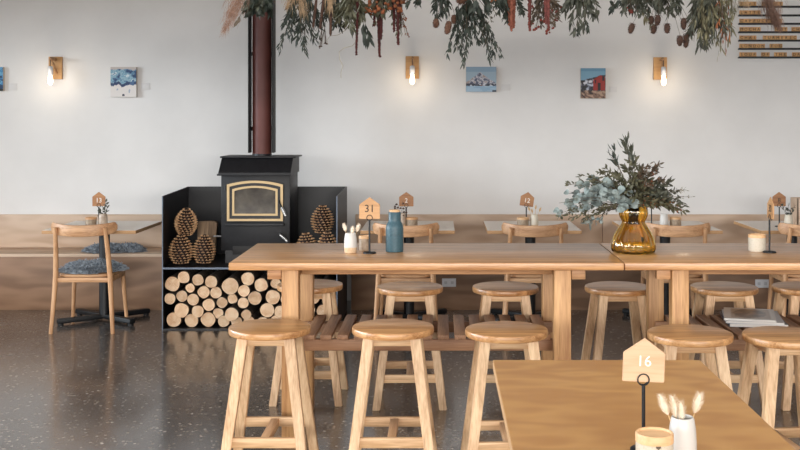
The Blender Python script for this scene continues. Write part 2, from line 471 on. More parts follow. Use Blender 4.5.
for y in (RL[2]+.03, RL[3]-.03): box(bm, RL[0], RL[1], y-.03, y+.03, CEIL+.02, CEIL+.09)
struct('added_rooflight_frame', bm, M['frame_metal'])  # frame bars of the added roof opening
bm = B(); box(bm, XR, XR+.1, YF-.1, WALL+.1, -.1, CEIL); struct('wall_right', bm, M['paint'])
# left wall with a wide window
W_L = (1.2, 7.9, .6, 2.5)
bm = B()
box(bm, XL-.1, XL, YF-.1, W_L[0], -.1, CEIL); box(bm, XL-.1, XL, W_L[1], WALL+.1, -.1, CEIL)
box(bm, XL-.1, XL, W_L[0], W_L[1], -.1, W_L[2]); box(bm, XL-.1, XL, W_L[0], W_L[1], W_L[3], CEIL)
struct('wall_left', bm, M['paint'])
bm = B()
for y in (W_L[0]+.02, 3.43, 5.66, W_L[1]-.02): box(bm, XL-.08, XL-.02, y-.02, y+.02, W_L[2], W_L[3])
for z in (W_L[2]+.02, W_L[3]-.02): box(bm, XL-.08, XL-.02, W_L[0], W_L[1], z-.02, z+.02)
struct('window_1', bm, M['frame_metal'])
# glazed shop front behind the camera
bm = B()
box(bm, XL, XR, YF-.1, YF, 0, .25); box(bm, XL, XR, YF-.1, YF, 2.75, CEIL)
box(bm, XL, XL+.5, YF-.1, YF, .25, 2.75); box(bm, XR-.5, XR, YF-.1, YF, .25, 2.75)
struct('wall_front', bm, M['paint'])
bm = B()
for x in (XL+.52, -3.0, -.9, 1.2, 3.4, XR-.52): box(bm, x-.03, x+.03, YF-.08, YF-.02, .25, 2.75)
for z in (.28, 2.2, 2.72): box(bm, XL+.5, XR-.5, YF-.08, YF-.02, z-.03, z+.03)
struct('window_2', bm, M['frame_metal'])

# ------------------------------------------------------------------ wall benches
def bench(x0, x1, label):
    t = thing('wall_bench', label, 'bench', ((x0+x1)/2, 8.95, 0))
    hw = (x1-x0)/2
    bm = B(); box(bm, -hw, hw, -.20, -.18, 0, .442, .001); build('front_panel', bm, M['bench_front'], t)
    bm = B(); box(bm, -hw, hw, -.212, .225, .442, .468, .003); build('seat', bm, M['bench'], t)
    cuts = [-hw] + [c-(x0+x1)/2 for c in (-3.86, 1.42, 3.86) if x0 < c < x1] + [hw]
    for a, b in zip(cuts, cuts[1:]):
        bm = B(); box(bm, a+.0015, b-.0015, .224, .247, .468, .757, .003); build('backrest', bm, M['bench'], t)
    return t
bl = bench(XL+.02, -2.14, 'long pale plywood wall bench left of the wood stove, under a blue mountain painting')
br = bench(-.74, XR-.02, 'long tan plywood wall bench running along the wall right of the wood stove')
# seams between the bench panels
def outlet(px, py, label):
    d = 8.748; x, z = PX(px, d), PZ(py, d)
    t = thing('power_outlet', label, 'outlet', (x, d, z))
    bm = B(); box(bm, -.058, .058, -.008, 0, -.035, .035, .003); build('cover_plate', bm, M['outlet'], t)
    for s in (-1, 1):
        bm = B(); box(bm, s*.027-.012, s*.027+.012, -.011, -.008, -.012, .012, .002); build('socket', bm, M['socket'], t)
outlet(449, 282.5, 'white double power outlet on the bench front between two chairs')
outlet(762, 283.5, 'white power outlet on the bench front at the far right, behind the stools')

# ------------------------------------------------------------------ hearth, stove, flue
HX0, HX1, HY0, HY1 = -2.098, -.774, 7.92, 8.74
t = thing('steel_hearth_box', 'black steel hearth surround with high side panels holding stove and firewood', 'hearth', (0,0,0))
def slab_x(x0, x1):
    bm = B()
    a = [(HY0, 0), (HY1, 0), (HY1, 1.03), (HY0, 1.01)]
    va = [bm.verts.new((x0, y, z)) for y, z in a]; vb = [bm.verts.new((x1, y, z)) for y, z in a]
    bm.faces.new(va); bm.faces.new(vb)
    for i in range(4):
        f = bm.faces.new((va[i], va[(i+1)%4], vb[(i+1)%4], vb[i]))
        if i == 3: f.material_index = 1
    return bm
build('side_panel', slab_x(HX0, HX0+.008), [M['hearth'], M['hearth_edge']], t, smooth=0)
build('side_panel', slab_x(HX1-.008, HX1), [M['hearth'], M['hearth_edge']], t, smooth=0)
bm = B(); box(bm, HX0+.008, HX1-.008, HY1-.008, HY1, 0, 1.03); build('back_panel', bm, M['hearth'], t)
bm = B(); box(bm, HX0+.008, HX1-.008, HY0, HY1-.008, .458, .472); 
for f in bm.faces:
    if f.calc_center_median().y < HY0+.001: f.material_index = 1
build('shelf', bm, [M['hearth'], M['hearth_edge']], t)
bm = B(); box(bm, HX0+.008, HX1-.008, HY0, HY1-.008, 0, .01); build('base_plate', bm, M['hearth'], t)

SX0, SX1, SY0, SY1, SZ0 = -1.70, -1.165, 8.15, 8.60, .472
sc = (SX0+SX1)/2
t = thing('wood_stove', 'black cast iron wood stove with brass-trimmed arched glass door', 'stove', (sc, SY0, SZ0))
hw = (SX1-SX0)/2
bm = B(); box(bm, -hw+.03, hw-.03, .02, .43, 0, .10); box(bm, -hw, hw, 0, .45, .10, .70, .006)
build('body', bm, M['stove'], t)
# sloped hood: lip then slanted face then top plate
bm = B()
prof = [(-.045, .69), (-.045, .705), (.09, .815), (.45, .815), (.45, .69)]
for x0, x1 in ((-hw-.012, hw+.012),):
    va = [bm.verts.new((x0, y, z)) for y, z in prof]; vb = [bm.verts.new((x1, y, z)) for y, z in prof]
    bm.faces.new(va); bm.faces.new(vb)
    for i in range(5): bm.faces.new((va[i], va[(i+1)%5], vb[(i+1)%5], vb[i]))
build('hood', bm, M['stove'], t, smooth=0)
bm = B(); box(bm, -hw-.025, hw+.035, .075, .46, .815, .827, .003); build('top_plate', bm, M['stove'], t)
bm = B(); box(bm, -hw-.02, hw+.015, -.06, .03, .683, .697, .003); build('lip', bm, M['stove'], t)
def arch(x0, x1, z0, z1, rise, n=12):
    pts = [(x0, z0), (x1, z0)]
    for i in range(n+1):
        u = i/n; x = x1+(x0-x1)*u
        pts.append((x, z1+rise*(1-(2*u-1)**2)))
    return pts
def ring_arch(bm, o, i_, y0, y1):
    n = len(o)
    vo = [bm.verts.new((x, y0, z)) for x, z in o]; vi = [bm.verts.new((x, y0, z)) for x, z in i_]
    wo = [bm.verts.new((x, y1, z)) for x, z in o]; wi = [bm.verts.new((x, y1, z)) for x, z in i_]
    for k in range(n):
        j = (k+1) % n
        bm.faces.new((vo[k], vo[j], vi[j], vi[k])); bm.faces.new((vo[k], vo[j], wo[j], wo[k])); bm.faces.new((vi[k], vi[j], wi[j], wi[k]))
def sx(px): return PX(px, SY0-.03) - sc
def sz(py): return PZ(py, SY0-.03) - SZ0
dx0, dx1, dz0, dz1 = sx(226.5), sx(283.5), sz(221.5), sz(184)
door = B(); prism(door, arch(dx0, dx1, dz0, dz1, .03), -.028, 0)
dr = build('door', door, M['stove'], t, smooth=0)
bm = B(); ring_arch(bm, arch(dx0+.004, dx1-.004, dz0+.004, dz1-.004, .03), arch(dx0+.023, dx1-.023, dz0+.021, dz1-.021, .029), -.036, -.028)
build('outer_brass_trim', bm, M['brass'], dr, smooth=0)
bm = B(); ring_arch(bm, arch(dx0+.045, dx1-.045, dz0+.045, dz1-.04, .026), arch(dx0+.061, dx1-.061, dz0+.061, dz1-.054, .0245), -.036, -.028)
build('inner_brass_trim', bm, M['brass'], dr, smooth=0)
bm = B(); prism(bm, arch(dx0+.061, dx1-.061, dz0+.061, dz1-.054, .0245), -.031, -.028); build('door_glass', bm, M['stove_glass'], dr, smooth=0)
bm = B()
tube(bm, [(dx1-.03, -.03, sz(201)), (dx1-.025, -.06, sz(203)), (dx1-.005, -.07, sz(208))], .007, 8)
build('latch_bar', bm, M['iron'], dr)
bm = B(); tube(bm, [(dx1-.008, -.068, sz(207)), (dx1+.008, -.075, sz(211)), (dx1+.022, -.078, sz(215.5))], [.011,.013,.009], 10)
build('door_handle', bm, M['steel'], dr)
for zz in (sz(188), sz(216)):
    bm = B(); tube(bm, [(dx0-.01, -.02, zz-.02), (dx0-.01, -.02, zz+.02)], .008, 8)
    build('hinge', bm, M['iron'], t)
bm = B(); box(bm, dx0-.004, dx1+.004, -.05, 0, sz(226), sz(223), .004); build('ash_lip', bm, M['stove'], t)
bm = B(); box(bm, sx(232), sx(262), -.004, 0, sz(255), sz(246.5), .001); build('ash_opening', bm, M['ink'], t)
bm = B(); tube(bm, [(sx(279), -.0, sz(234)), (sx(281), -.05, sz(235)), (sx(288), -.06, sz(241))], [.007,.012,.009], 10)
build('damper_handle', bm, M['steel'], t)
bm = B(); tube(bm, [(-hw-.07, .05, sz(237.5)), (-hw+.005, .05, sz(237.5))], .006, 8); build('air_rod', bm, M['steel'], t)

fx = PX(262, 8.4)
t = thing('stove_flue', 'red-brown flue pipe with black heat shield rising from the stove', 'flue', (fx, 8.4, SZ0+.827))
bm = B(); lathe(bm, [(0, 0), (.078, 0), (.078, .016), (0, .016)], 32); build('collar', bm, M['iron'], t)
bm = B(); lathe(bm, [(.076, .012), (.076, CEIL-SZ0-.827-.002)], 40); build('pipe', bm, M['flue'], t)
bm = B()
for s in (-1, 1):
    box(bm, s*.092-.005 + (.004 if s > 0 else 0), s*.092+.005 + (.008 if s > 0 else 0), -.085, .03, .025, CEIL-SZ0-.827-.004)
for z_ in (.2, .8, 1.4, 1.9): box(bm, -.09, .1, .028, .034, z_, z_+.03)
build('heat_shield', bm, M['shield'], t, smooth=0)

# firewood: pixel circles measured on the photograph
logs = []
for x, y, r in [(90,155,40),(150,119,33),(228,131,31),(298,141,33),(187,174,25),(398,165,45),(490,127,35),(470,190,32),(255,198,33),
                (320,201,31),(80,231,30),(141,219,30),(201,236,31),(408,233,27),(285,263,33),(352,254,29),(464,256,29),(525,231,36),
                (140,293,45),(224,300,33),(329,313,28),(406,314,36),(483,316,27),(95,362,47),(190,364,38),(277,360,42),(360,371,33)]:
    logs.append((155+x/5.29, 255+y/5.29, r/5.29))
logs += [(261.2,284.9,6.8),(275.4,283.7,5.3),(273,297,7.3),(266.7,310.8,7.2),(235.8,324.3,5.9),(249,325,6),(262.3,325,5.6),(275.5,324.5,6.2),(280.5,311.5,6.2),
         (287.3,285.5,6),(286.5,299,5.9),(289.5,324.3,6.6),(294,310,6.6),(300,297.5,6.2),(299.5,284.5,5.8),(304,324.5,6.8),(308.3,310.5,6.6),(313.5,297.7,6.4),(312.2,285,5.8),
         (318.5,325,6.3),(322.5,311.5,6.4),(328,298.8,6.2),(325.2,286.3,6.0),(331,325.3,5.1)]
LD = 7.95
rows = {}
for i, (px, py, r) in enumerate(logs):
    row = 0 if py > 319 else 1 if py > 305 else 2 if py > 293.5 else 3 if py > 281.5 and not (py < 286 and px < 200) else 4
    rows.setdefault(row, []).append(i)
rown = ['bottom', 'second lowest', 'middle', 'upper middle', 'top']
ordn = ['first','second','third','fourth','fifth','sixth','seventh','eighth','ninth','tenth','eleventh','twelfth','thirteenth','fourteenth','fifteenth','sixteenth']
for row, ids in rows.items():
    ids.sort(key=lambda k: logs[k][0])
    for n, k in enumerate(ids):
        px, py, r = logs[k]
        x, z, rr = PX(px, LD), PZ(py, LD), r*LD/F*.985
        rr0 = max(rr, .01)*1.05
        if (px, py) in ((155+95/5.29, 255+362/5.29), (155+140/5.29, 255+293/5.29)): rr0 *= .88
        if row == 0: rr0 *= .94; z = max(z, .0105+rr0)
        bm = B(); seg = 22; L_ = R.uniform(.36, .5)
        el = R.uniform(.93, 1.0); ph = R.uniform(0, 6)
        rings = []
        dxs = R.uniform(-.012, .012)
        for (yy, s) in ((0, .965), (.006, 1.0), (.12, 1.0), (L_*.6, .99), (L_, .97)):
            ring = []
            for q in range(seg):
                a = 2*PI*q/seg
                k2 = rr0*s*(1 - (1-el)*math.cos(2*a+ph)**2 + .02*math.sin(3*a+ph))
                ring.append(bm.verts.new((k2*math.cos(a)+dxs*yy, yy, k2*math.sin(a))))
            rings.append(ring)
        for a, b in zip(rings, rings[1:]):
            for q in range(seg): bm.faces.new((a[q], a[(q+1)%seg], b[(q+1)%seg], b[q]))
        f = bm.faces.new(rings[0]); f.material_index = 1
        f = bm.faces.new(rings[-1]); f.material_index = 1
        size = 'thick' if rr > .052 else 'thin' if rr < .041 else 'medium'
        o = build('firewood_log', bm, [M['bark'], M['end_grain']], loc=(x, LD + R.uniform(-.012, .035), z))
        tag(o, f'{size} firewood log, {ordn[n]} from left in the {rown[row]} row under the stove', 'log', 'stacked firewood logs')

# pinecones
def pinecone(px, py, h, w, d, label, tilt=0, rz=0, z=None):
    x = PX(px, d); z = PZ(py, d) if z is None else z
    t = thing('pinecone', label, 'pinecone', (x, d, z), rz, 'large pinecones in the hearth')
    t.rotation_euler = (0, tilt, rz)
    def rad(u): return w/2*(math.sin(PI*min(1, (u*.82+.16)))**.72)*(1 if u < .9 else 1)
    bm = B()
    lathe(bm, [(0, .002)] + [(rad(i/10)*.78, .004+h*.96*i/10) for i in range(11)] + [(0, h*.97)], 16)
    build('core', bm, M['cone_core'], t)
    bm = B()
    nrow = 11; nper = 13
    for k in range(nrow):
        u = (k+.3)/nrow
        for q in range(nper):
            a = 2*PI*(q + k*.5)/nper + k*.09
            r0 = rad(u)
            c = Vector((math.cos(a), math.sin(a), 0)); s = Vector((-math.sin(a), math.cos(a), 0)); up = Vector((0,0,1))
            zz = .006 + h*.95*u
            wd = 2*PI*r0/nper*.40; hh = h/nrow*.58
            tip = c*(r0*1.14) + up*(zz + hh*.55)
            ctr = [c*(r0*.72) + up*zz - s*wd*.4, c*(r0*.72) + up*zz + s*wd*.4,
                   c*(r0*1.0) + up*(zz+hh*.1) - s*wd, c*(r0*1.0) + up*(zz+hh*.1) + s*wd,
                   c*(r0*.9) + up*(zz+hh) ]
            v = [bm.verts.new(p) for p in ctr]; tv = bm.verts.new(tip)
            bm.faces.new((v[0], v[1], v[3], v[2])); bm.faces.new((v[2], v[3], tv)); bm.faces.new((v[3], v[4], tv)); bm.faces.new((v[4], v[2], tv))
            bm.faces.new((v[0], v[2], v[4])); bm.faces.new((v[1], v[4], v[3])); bm.faces.new((v[0], v[4], v[1]))
    build('scales', bm, M['cone_scale'], t, smooth=0)
    return t
Zs = .472
pinecone(181, 0, .235, .175, 8.08, 'large upright pinecone at the left front of the hearth shelf', 0, .3, Zs)
pinecone(203.5, 0, .235, .165, 8.09, 'large pinecone on the hearth shelf right of its twin, before the split log', .06, 1.1, Zs)
pinecone(185.5, 0, .225, .165, 8.16, 'large pinecone leaning on top of the two pinecones left of the stove', -.2, 2, Zs+.215)
pinecone(322, 0, .235, .17, 8.25, 'large pinecone standing on top of the pile right of the stove', .03, .7, Zs+.215)
pinecone(327.5, 0, .255, .165, 8.14, 'pinecone in the pile right of the stove, beside the grey side panel', 0, 1.7, Zs)
pinecone(308, 0, .245, .165, 8.16, 'lowest pinecone nearest the stove in the pile on its right', .1, 2.6, Zs)
bm = B(); prism(bm, [(-.07, 0), (.065, 0), (.075, .30), (.03, .31), (-.075, .30)], -.05, .06, bev=.006)
tag(build('split_log', bm, M['brick_log'], loc=(PX(206, 8.36), 8.36, Zs), rot=(-.06, .05, .1)), 'upright grey-brown split log behind the pinecones left of the stove', 'log')

# ------------------------------------------------------------------ bar tables
def bar_table(x0, label):
    L_ = 1.896; y0, y1 = 5.034, 5.83
    t = thing('bar_table', label, 'table', (x0, y0, 0), 0, 'long oak bar tables')
    bm = B(); box(bm, 0, L_, 0, y1-y0, .869, .905, .004); build('tabletop', bm, M['oak_x'], t)
    lx = (.243, 1.570)
    for x in lx:
        for y in (.073, .648):
            bm = B(); box(bm, x, x+.082, y, y+.08, 0, .869, .004); build('leg', bm, M['oak_z'], t)
        # end rail joining front and rear leg under the top
        bm = B(); box(bm, x+.02, x+.062, .153, .648, .80, .866, .003); build('end_rail', bm, M['oak_xr'], t)
    for y in (.256, .56):
        bm = B(); box(bm, lx[0]+.082-.01, lx[1]+.01, y, y+.03, .812, .868, .003); build('rail', bm, M['oak_xr'], t)
    for x in (lx[0]-.072, lx[1]+.086):
        bm = B(); box(bm, x, x+.068, .09, .14, .812, .868, .003); build('cleat', bm, M['oak_xr'], t)
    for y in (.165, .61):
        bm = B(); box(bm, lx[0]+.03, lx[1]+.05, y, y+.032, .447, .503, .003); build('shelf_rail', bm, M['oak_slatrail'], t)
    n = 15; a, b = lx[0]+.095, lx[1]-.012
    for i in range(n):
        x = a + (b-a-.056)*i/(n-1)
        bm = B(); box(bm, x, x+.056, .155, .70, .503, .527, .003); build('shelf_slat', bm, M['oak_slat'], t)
    return t
T1 = bar_table(-1.014, 'long light oak bar table at left with slatted shelf, holding the teal bottle')
T2 = dup(T1, (.887, 5.034, 0), 0, 'long light oak bar table at right holding the amber vase and magazines on its shelf')

# ------------------------------------------------------------------ stools
def make_stool():
    t = thing('bar_stool', '', 'stool', (0,0,0), 0, 'round-seated ash bar stools')
    bm = B(); lathe(bm, [(0,.618),(.178,.618),(.1845,.620),(.187,.626),(.187,.642),(.1845,.648),(.178,.650),(0,.650)], 56)
    build('seat', bm, M['ash_x'], t)
    def at(sx_, sy_, z):
        k = z/.618; r = .183-.079*k
        return (sx_*r, sy_*r, z)
    for a in (-1, 1):
        for b in (-1, 1):
            bm = B(); post(bm, at(a, b, 0), at(a, b, .618), (.042,.036), (.048,.042)); build('leg', bm, M['ash_z'], t)
    for b in (-1, 1):
        bm = B(); box(bm, -.088, .088, b*.106-.011, b*.106+.011, .582, .618, .002); build('apron', bm, M['ash_rail'], t)
        bm = B(); box(bm, b*.106-.011, b*.106+.011, -.088, .088, .582, .618, .002); build('apron', bm, M['ash_cross'], t)
        r = .183-.079*.165/.618
        bm = B(); box(bm, -r+.016, r-.016, b*r-.011, b*r+.011, .144, .188, .002); build('stretcher', bm, M['ash_rail'], t)
    bm = B(); box(bm, -.019, .019, -r+.012, r-.012, .147, .185, .002); build('crossbar', bm, M['ash_cross'], t)
    return t
st = make_stool()
spots = [
 (270, 4.80, .0, 'round wooden bar stool nearest the left end of the left bar table, in front'),
 (393, 4.80, .0, 'second wooden bar stool from the left along the front of the left bar table'),
 (506.5, 4.74, .03, 'front wooden bar stool just left of the foreground table, partly hidden by it'),
 (690, 4.66, -.02, 'front wooden bar stool behind the foreground table, by the right bar table leg'),
 (786, 4.62, .1, 'front wooden bar stool at the right edge, in front of the magazines'),
 (310, 6.02, .0, 'back bar stool half hidden behind the left leg of the left bar table'),
 (410, 5.94, .02, 'back bar stool on the far side of the left bar table, below the teal bottle'),
 (505.5, 5.94, -.02, 'back bar stool at the far right side of the left bar table'),
 (618, 5.94, .05, 'back bar stool on the far side between the two bar tables, below the amber vase'),
 (724, 5.94, .0, 'back bar stool behind the magazines on the far side of the right bar table'),
 (806, 5.94, .03, 'back bar stool cut by the right edge of the photo, behind the right bar table'),
]
for i, (px, d, rz, lab) in enumerate(spots):
    loc = (PX(px, d), d, 0)
    if i == 0: st.location = loc; st.rotation_euler.z = rz; st['label'] = lab
    else: dup(st, loc, rz, lab)

# ------------------------------------------------------------------ wall tables
def make_wall_table():
    t = thing('cafe_table', '', 'table', (0,0,0), 0, 'small square tables along the wall bench')
    bm = B(); box(bm, -.357, .357, -.375, .375, .722, .748, .002)
    for f in bm.faces: f.material_index = 0 if f.normal.z > .9 else 1
    bm.faces.ensure_lookup_table()
    build('tabletop', bm, [M['laminate'], M['edge']], t, smooth=0)
    bm = B(); lathe(bm, [(0, .03), (.041, .03), (.041, .712), (0, .712)], 28); build('column', bm, M['black'], t)
    bm = B(); box(bm, -.16, .16, -.16, .16, .711, .722, .002); build('top_plate', bm, M['black'], t)
    bm = B()
    for a in (math.atan2(.23, .29), PI-math.atan2(.23, .29)):
        m = Matrix.Rotation(a, 4, 'Z')
        box(bm, -.37, .37, -.026, .026, .012, .05, .008, rot=m)
    for sx_ in (-1, 1):
        for sy_ in (-1, 1):
            lathe(bm, [(0, 0), (.022, 0), (.022, .014), (0, .014)], 14, c=(sx_*.27, sy_*.214, 0))
    build('base', bm, M['black'], t)
    return t
TY = 8.325
wt = make_wall_table()
tabs = [(-2.66, 'small square cafe table left of the stove with a black pedestal'),
        (-.246, 'small square cafe table at the wall bench just right of the stove'),
        (.716, 'small square cafe table at the wall bench, third from the left'),
        (1.784, 'small square cafe table at the wall bench behind the amber vase'),
        (2.79, 'small square cafe table at the wall bench at the right edge')]
for i, (x, lab) in enumerate(tabs):
    if i == 0: wt.location = (x, TY, 0); wt['label'] = lab
    else: dup(wt, (x, TY, 0), 0, lab)

# ------------------------------------------------------------------ chairs
def make_chair():
    t = thing('dining_chair', '', 'chair', (0,0,0), 0, 'light wooden chairs at the wall tables')
    # seat: rounded square, slightly dished
    bm = B()
    pts = []
    for i in range(40):
        a = 2*PI*i/40; c, s = math.cos(a), math.sin(a)
        k = (abs(c)**4 + abs(s)**4)**-.25
        w = .212 if s > 0 else .205
        pts.append((c*k*w, s*k*.205+.0))
    rings = []
    for (sc_, z) in ((.0, .412), (.93, .412), (.985, .417), (1, .425), (.99, .434), (.95, .438), (.5, .432), (0, .43)):
        rings.append([bm.verts.new((x*sc_, y*sc_, z)) for x, y in pts] if sc_ else [bm.verts.new((0, 0, z))])
    for a, b in zip(rings, rings[1:]):
        n = 40
        for i in range(n):
            j = (i+1) % n
            if len(a) == 1: bm.faces.new((a[0], b[i], b[j]))
            elif len(b) == 1: bm.faces.new((a[i], a[j], b[0]))
            else: bm.faces.new((a[i], a[j], b[j], b[i]))
    build('seat', bm, M['chair_x'], t)
    for s in (-1, 1):
        bm = B()
        tube(bm, [(s*.230, -.225, 0), (s*.213, -.205, .25), (s*.202, -.198, .43), (s*.192, -.222, .62), (s*.184, -.262, .792)],
             [.0145, .018, .020, .018, .0145], 10)
        build('rear_leg', bm, M['chair_z'], t)
        bm = B()
        tube(bm, [(s*.212, .19, 0), (s*.196, .172, .25), (s*.186, .165, .415)], [.013, .016, .018], 10)
        build('front_leg', bm, M['chair_z'], t)
        bm = B(); box(bm, s*.192-.011, s*.192+.011, -.19, .165, .375, .413, .003); build('side_rail', bm, M['chair_x'], t)
    bm = B(); box(bm, -.2, .2, -.205, -.185, .378, .413, .003); build('back_rail', bm, M['chair_x'], t)
    bm = B(); box(bm, -.185, .185, .155, .175, .378, .413, .003); build('front_rail', bm, M['chair_x'], t)
    # curved backrest board: arc in plan, ends rounded
    bm = B(); n = 28; rings = []
    for i in range(n+1):
        u = -1 + 2*i/n
        x = .245*math.sin(u*1.15)/math.sin(1.15); y = -.285 + .125*(1-math.cos(u*1.25))/(1-math.cos(1.25))
        e = max(0, (abs(u)-.86)/.14); hh = .043*math.sqrt(max(.12, 1-e*e*.9)); th = .0095*(1-.1*e)
        zc = .768 + .020*u*u
        tx = Vector((math.cos(u*1.15)*1.0, .085*math.sin(u*1.25)*4.0*1.0, 0)); tx = Vector((.26, .11*u, 0)).normalized()
        nn = Vector((-tx.y, tx.x, 0))
        ring = []
        for q in range(12):
            a = 2*PI*q/12; c, s_ = math.cos(a), math.sin(a)
            kx = math.copysign(abs(c)**.5, c); kz = math.copysign(abs(s_)**.45, s_)
            p = Vector((x, y, zc)) + nn*th*kx + Vector((0, 0, hh*kz))
            ring.append(bm.verts.new(p))
        rings.append(ring)
    for a, b in zip(rings, rings[1:]):
        for q in range(12): bm.faces.new((a[q], a[(q+1)%12], b[(q+1)%12], b[q]))
    bm.faces.new(rings[0]); bm.faces.new(rings[-1])
    build('backrest', bm, M['chair_x'], t)
    return t
ch = make_chair()
CY = 8.005
chairs = [(-2.655, 0, 'wooden chair with a blue-grey sheepskin on its seat, left of the stove'),
          (-.253, 0, 'wooden chair seen behind the teal bottle, at the first table right of the stove'),
          (.705, 0, 'wooden chair with curved back at the middle wall table, left of the bouquet'),
          (1.764, .0, 'wooden chair with curved back just right of the amber vase'),
          (2.76, 0, 'wooden chair at the right edge of the photo, cut off by the frame')]
for i, (x, rz, lab) in enumerate(chairs):
    if i == 0: ch.location = (x, CY, 0); ch['label'] = lab
    else: dup(ch, (x, CY-.03, 0), rz, lab)

# ------------------------------------------------------------------ sheepskins
def sheepskin(name, label, loc, rx, ry, th, seed, n=2600, drop=0):
    rr = random.Random(seed)
    bm = B(); seg, rg = 40, 8
    def out(a): return 1 + .1*math.sin(3*a+seed) + .07*math.sin(5*a+2*seed) + .04*math.sin(9*a)
    top = []
    for k in range(rg+1):
        u = k/rg
        if k == 0: top.append([bm.verts.new((0, 0, th))]); continue
        top.append([bm.verts.new((math.cos(2*PI*i/seg)*rx*u*out(2*PI*i/seg), math.sin(2*PI*i/seg)*ry*u*out(2*PI*i/seg),
                    (.002 if k == rg else th*(1-u**7)*(.8+.5*noise.noise(Vector((math.cos(2*PI*i/seg)*u*3.5, math.sin(2*PI*i/seg)*u*3.5, seed*3.7))))+.004))) for i in range(seg)])
    for a, b in zip(top, top[1:]):
        for i in range(seg):
            j = (i+1) % seg
            if len(a) == 1: bm.faces.new((a[0], b[i], b[j]))
            else: bm.faces.new((a[i], a[j], b[j], b[i]))
    bm.faces.new(list(reversed(top[-1])))
    for i in range(n):
        a = rr.uniform(0, 2*PI); u = math.sqrt(rr.random())
        x, y = math.cos(a)*rx*u*out(a), math.sin(a)*ry*u*out(a)
        z = th*(1-u**7)*(.8+.5*noise.noise(Vector((math.cos(a)*u*3.5, math.sin(a)*u*3.5, seed*3.7))))*.95
        d = Vector((math.cos(a)*(u**2)*.9 + rr.uniform(-.6,.6), math.sin(a)*(u**2)*.9 + rr.uniform(-.6,.6), .55*(1-u*.7)+rr.uniform(-.05,.2)))
        d.normalize(); ln = rr.uniform(.022, .048); s = d.cross(Vector((rr.uniform(-1,1), rr.uniform(-1,1), rr.uniform(-1,1)))).normalized()*rr.uniform(.002,.0045)
        p = Vector((x, y, max(z, .002)))
        q = p + d*ln*.6; e = p + d*ln + Vector((rr.uniform(-.006,.006), rr.uniform(-.006,.006), -.006))
        if e.z < .001: e.z = .001
        v = [bm.verts.new(c) for c in (p-s, p+s, q+s*.8, q-s*.8, e)]
        bm.faces.new((v[0], v[1], v[2], v[3])); bm.faces.new((v[3], v[2], v[4]))
    o = build(name, bm, M['fur'], loc=loc)
    return tag(o, label, 'cushion', 'shaggy sheepskin pads')
sheepskin('sheepskin_pad', 'shaggy blue-grey sheepskin pad on the seat of the chair left of the stove', (-2.655, CY+.0, .4385), .222, .20, .058, 1, 4200)
sheepskin('sheepskin_pad', 'shaggy blue-grey sheepskin pad lying on the left wall bench behind the table', (-2.77, 8.93, .469), .245, .17, .045, 2, 3600)

# ------------------------------------------------------------------ table-top small things
def sign(x, y, z, num, label, s=1.0, h=.225, mat='plaque', ink='white_ink', rz=0, pw=.102, ph=.112, numz=None, roll=0, nsize=.05):
    """house-shaped wooden number plaque held in a ring on an iron stand"""
    t = thing('table_number_sign', label, 'table sign', (x, y, z), rz, 'house-shaped table number signs')
    bm = B(); lathe(bm, [(0,0), (.034,0), (.034,.005), (.03,.008), (.006,.009), (0,.009)], 28); build('stand_base', bm, M['iron'], t)
    bm = B(); tube(bm, [(0,0,.006), (0,0,h*.5), (0,0,h-.032)], .0048, 10); build('pole', bm, M['iron'], t)
    bm = B(); rr = .0145
    tube(bm, [(rr*math.cos(a), 0, h-.018 + rr*math.sin(a)) for a in [2*PI*k/24-PI/2 for k in range(25)]], .0017, 8)
    tube(bm, [(rr*math.cos(a), .0105, h-.018 + rr*math.sin(a)) for a in [2*PI*k/24-PI/2 for k in range(25)]], .0017, 8)
    build('clip_ring', bm, M['iron'], t)
    z0 = h-.024; w = pw/2
    bm = B(); prism(bm, [(-w, 0), (w, 0), (w, ph*.66), (0, ph), (-w, ph*.66)], .003, .0085, bev=.0012)
    p = build('plaque', bm, M[mat], t, loc=(0, 0, z0), rot=(0, roll, 0))
    if num:
        tb = text_bm(num, nsize, .0006)
        build('number', tb, M[ink], p, loc=(0, .0026, ph*.40 if numz is None else numz), smooth=0)
    return t

def lidded_cup(x, y, z, label, r=.045, h=.085, mat='cream', lid='cap_wood', lidh=.016):
    t = thing('lidded_pot', label, 'pot', (x, y, z), R.uniform(0, 3), 'small lidded sugar pots')
    bm = B(); lathe(bm, [(0,0), (r*.93,0), (r*.98,.004), (r,.012), (r,h-lidh)], 36); lathe(bm, [(r, h-lidh), (0, h-lidh)], 36)
    build('pot', bm, M[mat], t)
    bm = B(); lathe(bm, [(0,h-lidh), (r*1.02,h-lidh+.0005), (r*1.02,h-.003), (r*.99,h), (r*.9,h), (r*.86,h-.005), (0,h-.005)], 36)
    build('lid', bm, M[lid], t)
    return t

def bud_vase(x, y, z, label, r=.034, h=.105, mat='white_glaze', foot='raw_clay', fr=.28, taper=.82):
    t = thing('bud_vase', label, 'vase', (x, y, z), 0, 'small ceramic bud vases')
    bm = B(); zf = h*fr
    lathe(bm, [(0,0), (r*.86,0), (r*.95,.006), (r,zf)], 32); 
    build('foot', bm, M[foot], t)
    bm = B(); lathe(bm, [(r,zf), (r*1.0,h*.45), (r*.93,h*.75), (r*taper,h-.004), (r*taper-.002,h), (r*taper-.005,h-.001), (r*taper-.006,h*.6), (r*.6,h*.25), (0,h*.22)], 32)
    build('body', bm, M[mat], t)
    return t

